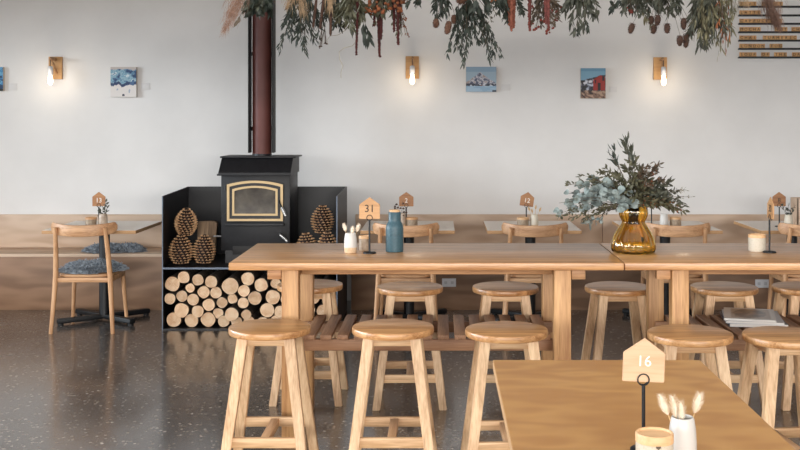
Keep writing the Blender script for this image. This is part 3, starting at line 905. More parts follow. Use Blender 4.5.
def bunny_tail(p0, p1, label, L_=.038, r=.0085, mat='bunny', group='bunny tail grasses', n=170, lw=.0006, ll=.012):
    p0, p1 = Vector(p0), Vector(p1)
    t = thing('bunny_tail_grass', label, 'dried grass', p0, 0, group)
    d = (p1-p0); e = d.normalized()
    bm = B(); tube(bm, [(0,0,0), tuple(d - e*L_*.9)], .0011, 5); build('stem', bm, M['straw'], t)
    bm = B(); c = d - e*L_
    m = e.to_track_quat('Z', 'Y').to_matrix()
    prof = [(0,0), (.55,.08), (.95,.3), (1,.5), (.8,.75), (.4,.93), (0,1)]
    sub = B(); lathe(sub, [(a*r, b*L_) for a, b in prof], 12)
    for v in sub.verts: v.co = m @ v.co + c
    me = bpy.data.meshes.new('tmp'); sub.to_mesh(me); sub.free(); bm.from_mesh(me); bpy.data.meshes.remove(me)
    for i in range(n):
        u = R.random(); a = R.uniform(0, 2*PI); k = math.sin(PI*min(.98, u*.9+.08))
        p = m @ Vector((math.cos(a)*r*k*.9, math.sin(a)*r*k*.9, u*L_)) + c
        dd = (m @ Vector((math.cos(a)*.8, math.sin(a)*.8, .9))).normalized()
        s = dd.orthogonal().normalized()*lw
        v = [bm.verts.new(q) for q in (p-s, p+s, p+dd*ll*R.uniform(.6,1.1))]
        bm.faces.new(v)
    build('fluffy_head', bm, M[mat], t)
    return t

ZT = .9055
def on(px, py, z):      # point on a horizontal surface seen at that pixel
    d = (H-z)*F/(py-VY); return PX(px, d), d
# left bar table
x, y = on(350.5, 252.6, ZT); bud_vase(x, y, ZT, 'white and buff bud vase with bunny tails, left of the number 31 sign', .0335, .102)
v0 = Vector((x, y, ZT))
bunny_tail(v0+Vector((-.006,0,.03)), v0+Vector((-.034,.0,.15)), 'bunny tail grass leaning left in the vase beside sign 31', .043)
bunny_tail(v0+Vector((.004,-.004,.03)), v0+Vector((.012,-.008,.137)), 'bunny tail grass standing upright in the vase beside sign 31', .041)
bunny_tail(v0+Vector((.006,.004,.03)), v0+Vector((.044,.004,.147)), 'bunny tail grass leaning right in the vase beside sign 31', .043)
x, y = on(364.3, 250.4, ZT); lidded_cup(x, y, ZT, 'grey-brown pot with wooden lid behind the number 31 sign', .0285, .078, 'stone_glaze')
x, y = on(369.5, 253.3, ZT); sign(x, y, ZT, '31', 'wooden house-shaped table sign number 31 on the left bar table', h=.200, ink='ink', pw=.106, ph=.112, nsize=.054, numz=.052)
x, y = on(394.6, 251.6, ZT)
t = thing('peppermill_bottle', 'matte teal bottle grinder with pale wooden cap on the left bar table', 'bottle', (x, y, ZT))
bm = B(); lathe(bm, [(0,0), (.042,0), (.0455,.003), (.046,.008), (.046,.088), (.0445,.0885), (.0445,.0905), (.046,.091), (.046,.120), (.0445,.134), (.039,.147), (.0335,.156), (.032,.165), (.032,.205), (.0305,.207), (0,.207)], 44)
build('body', bm, M['teal'], t)
bm = B(); lathe(bm, [(0,.207), (.028,.207), (.028,.214), (.0255,.218), (0,.218)], 36); build('wooden_cap', bm, M['cap_wood'], t)
# right bar table
x, y = on(757, 251.2, ZT); lidded_cup(x, y, ZT, 'cream speckled pot with pale wooden lid on the right bar table', .0445, .088, 'cream')
x, y = on(769.5, 252.6, ZT); sign(x, y, ZT, '30', 'wooden house-shaped table sign turned almost edge-on, right bar table', h=.20, ink='ink', rz=-1.6, pw=.112, ph=.112, nsize=.054, numz=.05)
# foreground table
t = thing('cafe_table', 'large tan plywood table in the foreground with the number 16 sign', 'table', (.5495, 0, 0))
fy0, fy1 = 2.15, 3.69
bm = B(); box(bm, -.3635, .3635, fy0, fy1, .716, .75, .0025)
for f in bm.faces: f.material_index = 0 if abs(f.normal.z) > .9 else 1
build('tabletop', bm, [M['tan_ply'], M['edge']], t, smooth=0)
for yy in (2.62, 3.22):
    bm = B(); lathe(bm, [(0,.03), (.041,.03), (.041,.706), (0,.706)], 24, c=(0,yy,0)); build('column', bm, M['black'], t)
    bm = B(); box(bm, -.16, .16, yy-.14, yy+.14, .705, .716, .002); build('top_plate', bm, M['black'], t)
    bm = B()
    for a in (.6, -.6): box(bm, -.34, .34, -.026, .026, 0, .045, .006, rot=Matrix.Translation((0,yy,0)) @ Matrix.Rotation(a, 4, 'Z'))
    build('base', bm, M['black'], t)
ZF = .7505
x, y = on(643.5, 450.5, ZF); sign(x, y, ZF, '16', 'pale wooden house-shaped table sign number 16 on the foreground table', h=.1985, mat='plaque_pale', pw=.107, ph=.112, ink='white_ink', numz=.052, roll=.04, nsize=.039)
x, y = on(654.5, 473, ZF)
t = lidded_cup(x, y, ZF, 'cream pot with pale wooden lid beside the number 16 sign', .0445, .098, 'cream', lidh=.022)
t.rotation_euler.z = 0
bm = B(); prism(bm, [(-.006, .0775), (.006, .0775), (.005, .073), (0, .0695), (-.005, .073)], -.0465, -.043); build('lid_notch', bm, M['leaf_brown'], t)
x, y = on(682.5, 462, ZF); bud_vase(x, y, ZF, 'white bud vase with bunny tails on the foreground table', .0345, .112, fr=.2)
v0 = Vector((x, y, ZF))
for i, (a, b, c, lab) in enumerate([(-.006, -.052, .162, 'bunny tail grass leaning far left in the foreground vase'), (-.004, -.024, .160, 'bunny tail grass upright at the back of the foreground vase'),
                                    (.004, -.006, .150, 'short plump bunny tail grass in the middle of the foreground vase'), (.008, .040, .170, 'bunny tail grass leaning right in the foreground vase')]):
    bunny_tail(v0+Vector((a, .002*(i-1), .04)), v0+Vector((b, .006*(1-i), c)), lab, .05, .0068, n=560, lw=.0003, ll=.015)

# wall tables: pots, vases, signs
ZW = .7485
def wt_at(px, d): return PX(px, d), d
# T1
x, y = wt_at(91, 8.15); lidded_cup(x, y, ZW, 'small brown pot on the table left of the stove', .042, .082, 'stone_glaze', 'plaque')
x, y = wt_at(98.7, 8.22); sign(x, y, ZW, '13', 'wooden house-shaped table sign on the table left of the stove', h=.185, mat='plaque_dark', pw=.102, ph=.112)
x, y = wt_at(103, 8.16); bud_vase(x, y, ZW, 'taupe bud vase holding a eucalyptus sprig on the table left of the stove', .036, .108, 'taupe', 'raw_clay')
def sprig(v, name, label, cat, dirs, leafmat, ll, lw, n, group='sprigs in the bud vases', berries=None):
    t = thing(name, label, cat, v, 0, group)
    st_ = B(); fo = B()
    for d in dirs:
        pts = curve_pts((0,0,0), d, 6, wob=.004)
        tube(st_, pts, .0013, 5)
        for i in range(n):
            u = R.uniform(.45, 1.0); k = min(4, int(u*5)); p = pts[k].lerp(pts[k+1], u*5-k)
            if berries:
                lathe(fo, [(0,-berries), (berries*.8,-berries*.5), (berries,0), (berries*.8,berries*.5), (0,berries)], 8, c=p+Vector((R.uniform(-.012,.012), R.uniform(-.012,.012), R.uniform(-.008,.008))))
            else: leaf(fo, p, rdir(Vector(d), .9), ll*R.uniform(.7,1.2), lw)
    build('stem', st_, M['stem'], t); build('berries' if berries else 'foliage', fo, M[leafmat], t)
    return t
sprig(Vector((x, y, ZW+.04)), 'eucalyptus_sprig', 'small green eucalyptus sprig in the taupe vase left of the stove', 'plant', [(-.02,0,.10), (.03,0,.115), (.02,.01,.16), (.0,0,.12)], 'leaf_grey', .034, .016, 6)
# T2
x, y = wt_at(412, 8.1); lidded_cup(x, y, ZW, 'small brown pot with wooden lid behind the teal bottle', .044, .085, 'stone_glaze', 'plaque')
x, y = wt_at(406.3, 8.2); sign(x, y, ZW, '2', 'wooden house-shaped table sign just right of the teal bottle', h=.185, mat='plaque_dark', pw=.112, ph=.112)
x, y = wt_at(402, 8.1); bud_vase(x, y, ZW, 'pinkish bud vase half hidden behind the teal bottle', .033, .118, 'taupe', 'raw_clay')
sprig(Vector((x, y, ZW+.04)), 'seed_pod_sprig', 'sprig of dark brown seed pods in the vase behind the teal bottle', 'dried sprig', [(-.03,0,.15), (0,0,.17), (.03,-.02,.12), (-.045,0,.125)], 'teasel', .02, .012, 3, berries=.0085)
# T3
x, y = wt_at(522.8, 8.1); lidded_cup(x, y, ZW, 'small brown pot with wooden lid on the middle wall table', .045, .085, 'stone_glaze')
x, y = wt_at(526.3, 8.21); sign(x, y, ZW, '12', 'tilted wooden house-shaped table sign on the middle wall table', h=.185, mat='plaque_dark', pw=.106, ph=.112, roll=.14)
x, y = wt_at(534.4, 8.1); bud_vase(x, y, ZW, 'cream and tan bud vase with dried grass on the middle wall table', .032, .108, 'cream', 'raw_clay')
v0 = Vector((x, y, ZW))
for dx_, dz_, lab in ((-.045, .165, 'dried bunny tail leaning left on the middle wall table'), (-.02, .150, 'short dried bunny tail in the middle wall table vase'), (.012, .178, 'tallest dried bunny tail on the middle wall table'), (.048, .16, 'dried bunny tail leaning right on the middle wall table')):
    bunny_tail(v0+Vector((dx_*.15, 0, .04)), v0+Vector((dx_, R.uniform(-.01,.01), dz_)), lab, .032, .006, 'straw', n=60)
# T4
x, y = wt_at(651.5, 8.22); sign(x, y, ZW, '', 'table sign on the wall table behind the bouquet, its plaque hidden by leaves', h=.185, mat='plaque_dark', pw=.102, ph=.112)
x, y = wt_at(664, 8.1); bud_vase(x, y, ZW, 'pale bud vase behind the right side of the bouquet', .033, .112, 'white_glaze', 'raw_clay')
x, y = wt_at(675.5, 8.12); lidded_cup(x, y, ZW, 'small brown pot right of the bouquet on a wall table', .0435, .085, 'stone_glaze')
# T5
x, y = wt_at(779.3, 8.22); sign(x, y, ZW, '8', 'wooden house-shaped table sign on the wall table at the right edge', h=.185, mat='plaque_dark', pw=.104, ph=.112, ink='ink')
x, y = wt_at(788.5, 8.12); bud_vase(x, y, ZW, 'cream bud vase with green sprig at the right edge wall table', .033, .105, 'cream', 'raw_clay')
sprig(Vector((x, y, ZW+.04)), 'green_sprig', 'small dark green sprig in the cream vase at the right edge', 'plant', [(-.045,0,.13), (0,0,.14), (.05,0,.13), (.02,.01,.11), (-.02,0,.12)], 'leaf_dark', .026, .01, 7)
x, y = wt_at(806, 8.3)
bm = B(); 
for s in (-1, 1): box(bm, s*.09-.006, s*.09+.006, -.08, .08, 0, .22, .002)
box(bm, -.096, .096, -.08, -.068, 0, .22, .002); box(bm, -.096, .096, .068, .08, 0, .22, .002); box(bm, -.09, .09, -.07, .07, 0, .01)
tag(build('wooden_box', bm, M['bench'], loc=(x, y, ZW)), 'pale wooden box standing on the wall table at the right edge', 'box')

# ------------------------------------------------------------------ magazines on the shelf
def magazine(x, y, z, w, l, h, rz, label, cover):
    t = thing('magazine', label, 'magazine', (x, y, z), rz, 'magazines on the bar table shelf')
    bm = B(); box(bm, -w/2, w/2, -l/2+.001, l/2-.001, .0015, h-.0015); build('pages', bm, M['paper'], t)
    bm = B(); nx, ny = 26, 20
    vs = [[bm.verts.new((-w/2-.001+(w+.002)*i/nx, -l/2+l*j/ny, h)) for i in range(nx+1)] for j in range(ny+1)]
    for j in range(ny):
        for i in range(nx): bm.faces.new((vs[j][i], vs[j][i+1], vs[j+1][i+1], vs[j+1][i]))
    lo = [bm.verts.new((a, b, h-.0015)) for a, b in ((-w/2-.001,-l/2), (w/2+.001,-l/2), (w/2+.001,l/2), (-w/2-.001,l/2))]
    box(bm, -w/2-.0025, -w/2-.001, -l/2, l/2, 0, h); box(bm, -w/2-.001, w/2+.001, -l/2, l/2, 0, .0014)
    col = bm.loops.layers.float_color.new('pigment')
    for f in bm.faces:
        for lp in f.loops:
            u, v = lp.vert.co.x/w+.5, lp.vert.co.y/l+.5
            lp[col] = lin(cover(u, v))
    for q in lo: bm.verts.remove(q)
    build('cover', bm, M['cover'], t, smooth=0)
def cov_photo(u, v):
    if u < .12 or u > .9 or v < .08 or v > .92: return (214,208,202)
    n = noise.noise(Vector((u*5, v*5, 3.3)))
    d = math.hypot((u-.5)*1.3, v-.5)
    if d < .43+.1*n: return (66,50,44) if n < .1 else (120,92,76)
    return (168,150,136)
def cov_grey(u, v): return (186,188,194)
def cov_dark(u, v): return (58,64,78)
mx, my = PX(750, 5.53), 5.53
magazine(mx+.02, my+.01, .5275, .29, .34, .018, -.12, 'dark-covered magazine at the bottom of the pile on the bar table shelf', cov_dark)
magazine(mx+.012, my, .5457, .285, .335, .013, -.2, 'grey magazine in the middle of the pile on the bar table shelf', cov_grey)
magazine(mx-.005, my-.005, .5589, .255, .315, .012, -.26, 'magazine with a brown photo cover on top of the shelf pile', cov_photo)

# ------------------------------------------------------------------ amber vase with greenery
vx, vy = on(633.5, 252.3, ZT)
bm = B()
k = 1/194.0
prof = [(0,0), (.095,0), (.108,.006), (.114,.022), (.112,.048), (.102,.082), (.086,.112), (.070,.136), (.061,.150), (.058,.160), (.062,.170), (.070,.184), (.074,.2), (.072,.222), (.066,.240),
        (.063,.239), (.069,.221), (.0705,.2), (.067,.185), (.059,.171), (.0545,.16), (.0575,.149), (.066,.135), (.082,.111), (.098,.081), (.107,.048), (.109,.024), (.104,.012), (0,.009)]
lathe(bm, prof, 84, ribs=14, amp=.075)
tag(build('glass_vase', bm, M['amber'], loc=(vx, vy, ZT), smooth=80), 'ribbed amber glass vase, gourd-shaped, on the joint of the bar tables', 'vase')

VB = Vector((vx, vy, ZT))
def V3(px, py, dy=0):
    d = vy+dy
    return Vector((PX(px, d), d, PZ(py, d)))
def branch(name, label, ends, leafmat, ll, lw, n, start=.15, stemmat='stem', mid=None, spread=.9, group='greenery stems in the amber vase', sr=.0019, rnd=False, berries=None, hang=None):
    """woody stems rising from inside the vase, twigs and leaves"""
    t = thing(name, label, 'plant', VB+Vector((0,0,.02)), 0, group)
    o = t.location; st_ = B(); fo = B(); be = B() if berries else None
    for (px, py, dy) in ends:
        e = V3(px, py, dy) - o
        neck = Vector((R.uniform(-.03,.03), R.uniform(-.03,.03), .21)); b0 = Vector((R.uniform(-.03,.03), R.uniform(-.03,.03), .125))
        c = neck + Vector((0,0,.05 + max(0, e.z-.21)*.45)) + Vector((e.x, e.y, 0))*.30
        pts = [b0, b0.lerp(neck, .6), neck]
        for i in range(1, 9):
            u = i/8; pts.append((1-u)**2*neck + 2*u*(1-u)*c + u*u*e)
        tube(st_, pts, [sr]*4 + [sr*.8]*4 + [sr*.5]*3, 5)
        for i in range(n):
            u = start + (1-start)*R.random()**.8; f = u*8; q = min(7, int(f))
            p = pts[2+q].lerp(pts[3+q], f-q); d = pts[3+q]-pts[2+q]
            tw = rdir(d, spread); 
            if hang: tw = (tw + Vector((0,0,-hang))).normalized()
            off = tw*R.uniform(0, .02)
            if rnd:  # round coin leaf
                c0 = p + tw*R.uniform(.004,.03); nrm = rdir(Vector((0,-.6,.5)), .8); a1 = nrm.orthogonal().normalized(); a2 = nrm.cross(a1)
                rr = ll*R.uniform(.4,1.0)/2; fold = R.uniform(.1,.4)
                vs = [fo.verts.new(c0 + (a1*math.cos(2*PI*g/9)+a2*math.sin(2*PI*g/9)*.9)*rr + nrm*(fold*rr*math.cos(4*PI*g/9))) for g in range(9)]
                cc = fo.verts.new(c0 - nrm*rr*.12)
                for g in range(9): fo.faces.new((vs[g], vs[(g+1)%9], cc))
                tube(st_, [p, c0], .0007, 3)
            else:
                if off.length > .006: tube(st_, [p, p+off], .0007, 3)
                leaf(fo, p+off, tw, ll*R.uniform(.6,1.15), lw*R.uniform(.8,1.15))
            if berries and R.random() < .3:
                bb = p + tw*R.uniform(.015,.03); lathe(fo, [(0,-berries), (berries,0), (0,berries)], 6, c=bb, mi=1)
    build('stem', st_, M[stemmat], t); build('foliage', fo, [M[leafmat], M['orange_flower']], t)
    return t
branch('eucalyptus_branch', 'silver-blue round-leaved eucalyptus arching out at the left of the bouquet', [(559,203,-.02),(565,192,.03),(576,185,-.04),(590,181,.03),(560,213,.05),(604,184,-.03),(586,191,-.06),(571,199,-.07)], 'leaf_blue', .06, .03, 12, .5, rnd=True)
branch('eucalyptus_branch', 'silver-blue round eucalyptus leaves hanging over the front rim of the amber vase', [(612,200,-.10),(622,207,-.12),(606,194,-.06),(629,207,-.11),(617,192,-.09)], 'leaf_blue', .058, .03, 9, .5, rnd=True)
branch('olive_branch', 'fine brown-green foliage along the top left of the bouquet', [(566,184,0),(582,175,.03),(600,172,-.03),(578,182,.05),(608,170,.05),(594,180,-.05)], 'leaf_olive', .028, .011, 42, .3)
branch('budding_branch', 'thin drooping twigs with tiny brown buds under the left side of the bouquet', [(559,216,.03),(570,218,-.03),(588,217,.04),(598,210,-.05),(582,220,.0),(570,208,.02)], 'leaf_olive', .022, .011, 36, .42, hang=.3)
branch('eucalyptus_sprig', 'small pale blue leaves at the lowest left tip of the bouquet', [(588,224,.0),(596,221,-.03)], 'leaf_blue', .032, .017, 9, .84)
branch('tall_leaf_stem', 'tallest upright long-leaved stem at the top of the bouquet', [(627,142,0),(632,153,.03),(625,148,-.02)], 'leaf_grey', .056, .014, 12, .62, spread=.45)
branch('tall_leaf_stem', 'long narrow dark leaves pointing left near the top of the bouquet', [(614,151,.02),(611,157,-.02),(617,164,0)], 'leaf_dark', .052, .011, 7, .78, spread=.5)
branch('leafy_branch', 'dense dark green foliage in the centre of the bouquet', [(626,166,-.03),(640,170,.02),(633,160,.05),(618,176,-.04),(648,180,.0),(634,180,-.08),(642,190,-.08),(626,190,-.09),(636,198,-.10),(650,190,-.05)], 'leaf_olive', .034, .0145, 46, .25)
branch('leafy_branch', 'dark brownish foliage rising right of the centre of the bouquet', [(654,170,0),(659,164,.03),(648,166,-.04),(662,180,-.02),(640,172,.04),(650,184,-.07)], 'leaf_brown', .029, .012, 36, .35, berries=.004)
branch('leafy_branch', 'grey-green foliage spreading to the right of the bouquet', [(668,184,0),(678,192,.03),(674,199,-.03),(662,190,.05),(668,198,-.07),(656,192,-.06),(682,203,.02)], 'leaf_grey', .036, .0135, 42, .38)
branch('leafy_branch', 'lower right dark green foliage with orange buds above the vase rim', [(660,201,-.08),(668,205,-.05),(652,203,-.09),(676,208,.0),(684,210,.02),(644,204,-.10)], 'leaf_olive', .034, .014, 38, .4, berries=.005)
branch('wispy_twig', 'thin wispy twig reaching furthest right out of the bouquet', [(686,190,0),(690,197,.03)], 'leaf_willow', .016, .004, 18, .7)

# ------------------------------------------------------------------ wall sconces
def sconce(px, py, bx, label, arm):
    d = WALL; x, z = PX(px, d-.01), PZ(py, d-.01)
    t = thing('wall_sconce', label, 'wall lamp', (x, d, z), 0, 'wooden wall sconces with bare bulbs')
    bm = B(); box(bm, -.058, .058, -.026, 0, -.098, .098, .002); build('back_plate', bm, M['tile'], t)
    yb = -.16
    ax = arm
    bm = B(); post(bm, (0,0,0), (0,0,.145), (.018,.018), (.018,.018))
    bmesh.ops.transform(bm, matrix=Matrix.Translation((ax*.35, -.02, .072)) @ Vector((ax*.65, yb+.02, 0)).to_track_quat('Z','Y').to_matrix().to_4x4(), verts=bm.verts)
    build('arm', bm, M['oak_xr'], t)
    bm = B(); tube(bm, [(ax*.9, yb+.035, .062), (ax*.45+.012, -.026, -.045)], .008, 8); build('brace', bm, M['oak_xr'], t)
    bm = B(); tube(bm, [(ax*.3+.01, -.03, .085), (ax*.6, -.09, .088), (ax, yb, .084), (ax, yb, -.0)], .0032, 6); build('cord', bm, M['cord'], t)
    bm = B(); lathe(bm, [(0,.010), (.014,.008), (.021,0), (.023,-.03), (.023,-.068), (0,-.068)], 20, c=(ax, yb, .0)); build('lamp_holder', bm, M['socket'], t)
    bm = B(); lathe(bm, [(.014,-.068), (.014,-.076), (.018,-.092), (.021,-.113), (.020,-.135), (.012,-.150), (0,-.155)], 24, c=(ax, yb, .0)); build('bulb', bm, M['bulb'], t)
    ld = bpy.data.lights.new('bulb_light', 'POINT'); ld.energy = 1.1; ld.color = (1, .84, .64); ld.shadow_soft_size = .04
    lo = bpy.data.objects.new('bulb_light', ld); C.objects.link(lo); lo.parent = t; lo.location = (ax, yb-.07, -.12)
    return t
sconce(55.8, 68, 50, 'wooden wall sconce with lit bare bulb at the far left', .008)
sconce(412.3, 67.5, 412, 'wooden wall sconce with lit bare bulb in the middle of the wall', .004)
sconce(660, 68.5, 664, 'wooden wall sconce with lit bare bulb at the right, under dried seed heads', .0)

# ------------------------------------------------------------------ paintings and cards
def fbm(x, y, s, o=4):
    v, a = 0, .5
    for _ in range(o):
        v += a*noise.noise(Vector((x, y, s))); x *= 2; y *= 2; a *= .5
    return v
def painting(px0, px1, py0, py1, fn, label):
    d = WALL-.035
    x0, x1, z0, z1 = PX(px0, d), PX(px1, d), PZ(py1, d), PZ(py0, d)
    w, h = x1-x0, z1-z0
    t = thing('painting', label, 'painting', ((x0+x1)/2, WALL, (z0+z1)/2), 0, 'small unframed paintings on the wall')
    bm = B(); box(bm, -w/2, w/2, -.034, 0, -h/2, h/2, .001); build('canvas', bm, M['canvas'], t)
    bm = B(); nx, ny = 60, 60
    vs = [[bm.verts.new((-w/2+w*i/nx, -.0348, -h/2+h*j/ny)) for i in range(nx+1)] for j in range(ny+1)]
    col = bm.loops.layers.float_color.new('pigment')
    for j in range(ny):
        for i in range(nx):
            f = bm.faces.new((vs[j][i], vs[j][i+1], vs[j+1][i+1], vs[j+1][i]))
            c = lin(fn((i+.5)/nx, (j+.5)/ny))
            for lp in f.loops: lp[col] = c
    build('painted_face', bm, M['pigment'], t, smooth=0)
def pick(v, lst):
    for th, c in lst:
        if v < th: return c
    return lst[-1][1]
def art_blue(u, v):
    n = fbm(u*4+v*2, v*5-u*2, 1.7); edge = .36 + .12*abs(u-.45) + .14*fbm(u*5, 0, 9)
    if v < edge: 
        if math.hypot((u-.5)*1.2, (v-.06)*2) < .07 + .08*fbm(u*9, v*9, 3): return (40,50,70)
        return (228,222,218) if fbm(u*5, v*4, 4) > -.22 else (170,178,194)
    if v < edge+.1: return (38,58,98) if n < .12 else (70,100,140)
    if v > .92 + .1*fbm(u*4, 1, 2): return (196,184,178)
    return pick(n, [(-.22, (46,72,112)), (-.08, (92,132,162)), (.05, (150,182,196)), (.18, (112,158,182)), (.3, (206,218,222)), (1, (80,116,150))])
def art_lake(u, v):
    ridge = .32 + .46*max(0, 1-abs(u-.47)/.55)**1.1 + .06*fbm(u*7, .3, 5)
    if v < .24 + .015*fbm(u*8, 2, 2):
        if v < .06 and u > .86: return (60,70,90)
        return (146,176,200) if fbm(u*2, v*9, 8) > -.05 else (164,190,210)
    if v < .285 and .2 < u < .75 and fbm(u*9, v*9, 6) > -.02: return (136,70,60) if .48 < u < .62 else (52,52,60)
    if v < .33: return pick(fbm(u*9, v*12, 3), [(-.05, (54,58,72)), (.12, (86,88,104)), (1, (200,202,210))])
    if v < ridge: 
        n = fbm(u*6+v*3, v*7-u*5, 7)
        return pick(n, [(-.12, (84,88,108)), (.0, (136,138,154)), (.14, (196,194,200)), (1, (164,150,146))])
    return (138,164,186) if v > .8 else (156,178,194)
def art_hut(u, v):
    ridge = .58 + .22*u + .05*fbm(u*6, .4, 4)
    hut = u > .5 and v > .26 and v < .62 + .55*(u-.5) - max(0, u-.78)*.9 and u < .99
    if hut:
        if .68 < u < .80 and .26 < v < .52: return (34,26,28)
        if .86 < u < .95 and .58 < v < .74: return (36,28,30)
        if .56 < u < .62 and .5 < v < .62: return (40,28,30)
        return (154,46,40) if fbm(u*6, v*6, 2) > -.12 else (158,40,36)
    if v > ridge: return (124,166,190) if v < .9 else (104,150,178)
    if v < .26 + .05*fbm(u*5, 3, 3): return pick(fbm(u*6+v*5, v*8, 5), [(-.1, (58,44,42)), (.08, (128,100,84)), (1, (176,146,124))])
    n = fbm(u*5-v*3, v*8+u*2, 9)
    if v > ridge-.15 and v < ridge-.07 and u < .6 and fbm(u*8, v*8, 1) > -.1: return (214,214,220)
    return pick(n, [(-.06, (40,38,44)), (.1, (72,72,84)), (.22, (140,146,164)), (1, (186,190,204))])
def art_sea(u, v):
    if v < .1: return (30,32,40)
    return pick(fbm(u*4, v*8, 2)+v*.3, [(.05, (32,62,100)), (.2, (66,132,182)), (.35, (108,170,206)), (1, (60,96,130))])
painting(-22, 3, 67, 91, art_sea, 'blue painting cut off by the left edge of the photo')
painting(110.5, 136.3, 67, 97, art_blue, 'blue and white snowy mountain painting left of the flue')
painting(466, 496.3, 66.8, 91.8, art_lake, 'painting of a grey snowy mountain above a pale lake')
painting(580.8, 605.6, 68.2, 98.4, art_hut, 'painting of a red hut below a dark mountain')
for px0, px1, py0, py1, lab in ((8.5,17,83.5,90.5,'small white label card beside the leftmost painting'), (141,150,83,89.5,'small white label card right of the blue mountain painting'),
                                (501.5,510.5,84.3,90.5,'small white label card right of the mountain lake painting'), (609,617,86.5,92.2,'small white label card right of the red hut painting')):
    d = WALL-.004; x0, x1, z0, z1 = PX(px0, d), PX(px1, d), PZ(py1, d), PZ(py0, d)
    bm = B(); box(bm, x0-(x0+x1)/2, (x1-x0)/2, -.004, 0, -(z1-z0)/2, (z1-z0)/2, .0008)
    tag(build('label_card', bm, M['card'], loc=((x0+x1)/2, WALL, (z0+z1)/2)), lab, 'card', 'label cards beside the paintings')

# ------------------------------------------------------------------ menu board of rails and letter tiles
rail_y = [6.5, 15.2, 23.6, 32.0, 40.4, 48.7, 57.2]
words = [('FLAT WHITE', [(739.8,'FLAT'), (762,'WHITE')]), ('LATTE', [(739.8,'LATTE')]), ('CAPPUCCINO', [(739.8,'CAPPUCCINO')]),
         ('MOCHA HOT CHOC', [(739.8,'MOCHA'), (775,'HOT'), (791.8,'CHOC')]), ('CHAI TURMERIC', [(739.8,'CHAI'), (763.2,'TURMERIC')]),
         ('LONDON FOG', [(739.8,'LONDON'), (770,'FOG')]), ('SOUP OF THE DAY', [(739.8,'SOUP'), (761.5,'OF'), (774.5,'THE'), (792.5,'DAY')])]
rd = WALL-.03; tw_, th_ = 4.18*rd/F, 4.6*rd/F
letters = {}
lm = {}
rn = ['top','second','third','fourth','fifth','sixth','bottom']
for i, py in enumerate(rail_y):
    z = PZ(py, rd); x0, x1 = PX(738.8, rd), PX(862, rd)
    bm = B(); box(bm, 0, x1-x0, -.032, 0, -.009, .003, .001); box(bm, 0, x1-x0, -.032, -.028, .003, .007)
    tag(build('letter_rail', bm, M['iron'], loc=(x0, WALL, z)), f'black {rn[i]} rail of the menu board, carrying wooden tiles spelling {words[i][0]}', 'rail', 'black rails of the menu board')
    full = words[i][0]
    for wx, w in words[i][1]:
        for k, cch in enumerate(w):
            px = wx + 4.25*k
            if px > 806: continue
            x = PX(px+2.1, rd)
            if cch not in letters:
                o = bpy.data.objects.new('letter_tile', None)
                bm = B(); box(bm, -tw_/2, tw_/2, -.004, .004, 0, th_, .0012); me_t = None
                a = build('letter_tile', bm, M['tile'])
                tb = text_bm(cch, .034, .0005); b_ = build('letter', tb, M['ink'], a, loc=(0, -.0045, th_*.5), smooth=0)
                letters[cch] = a; first = True
            else:
                src = letters[cch]; a = src.copy(); C.objects.link(a)
                for c_ in src.children:
                    c2 = c_.copy(); C.objects.link(c2); c2.parent = a
            a.location = (x + R.uniform(-.0006,.0006), WALL-.019, z+.0032)
            tag(a, f'wooden letter tile {cch} in the word {w} on the {rn[i]} menu rail', 'letter tile', f'wooden tiles on the {rn[i]} menu rail, letter {cch} of {w}')

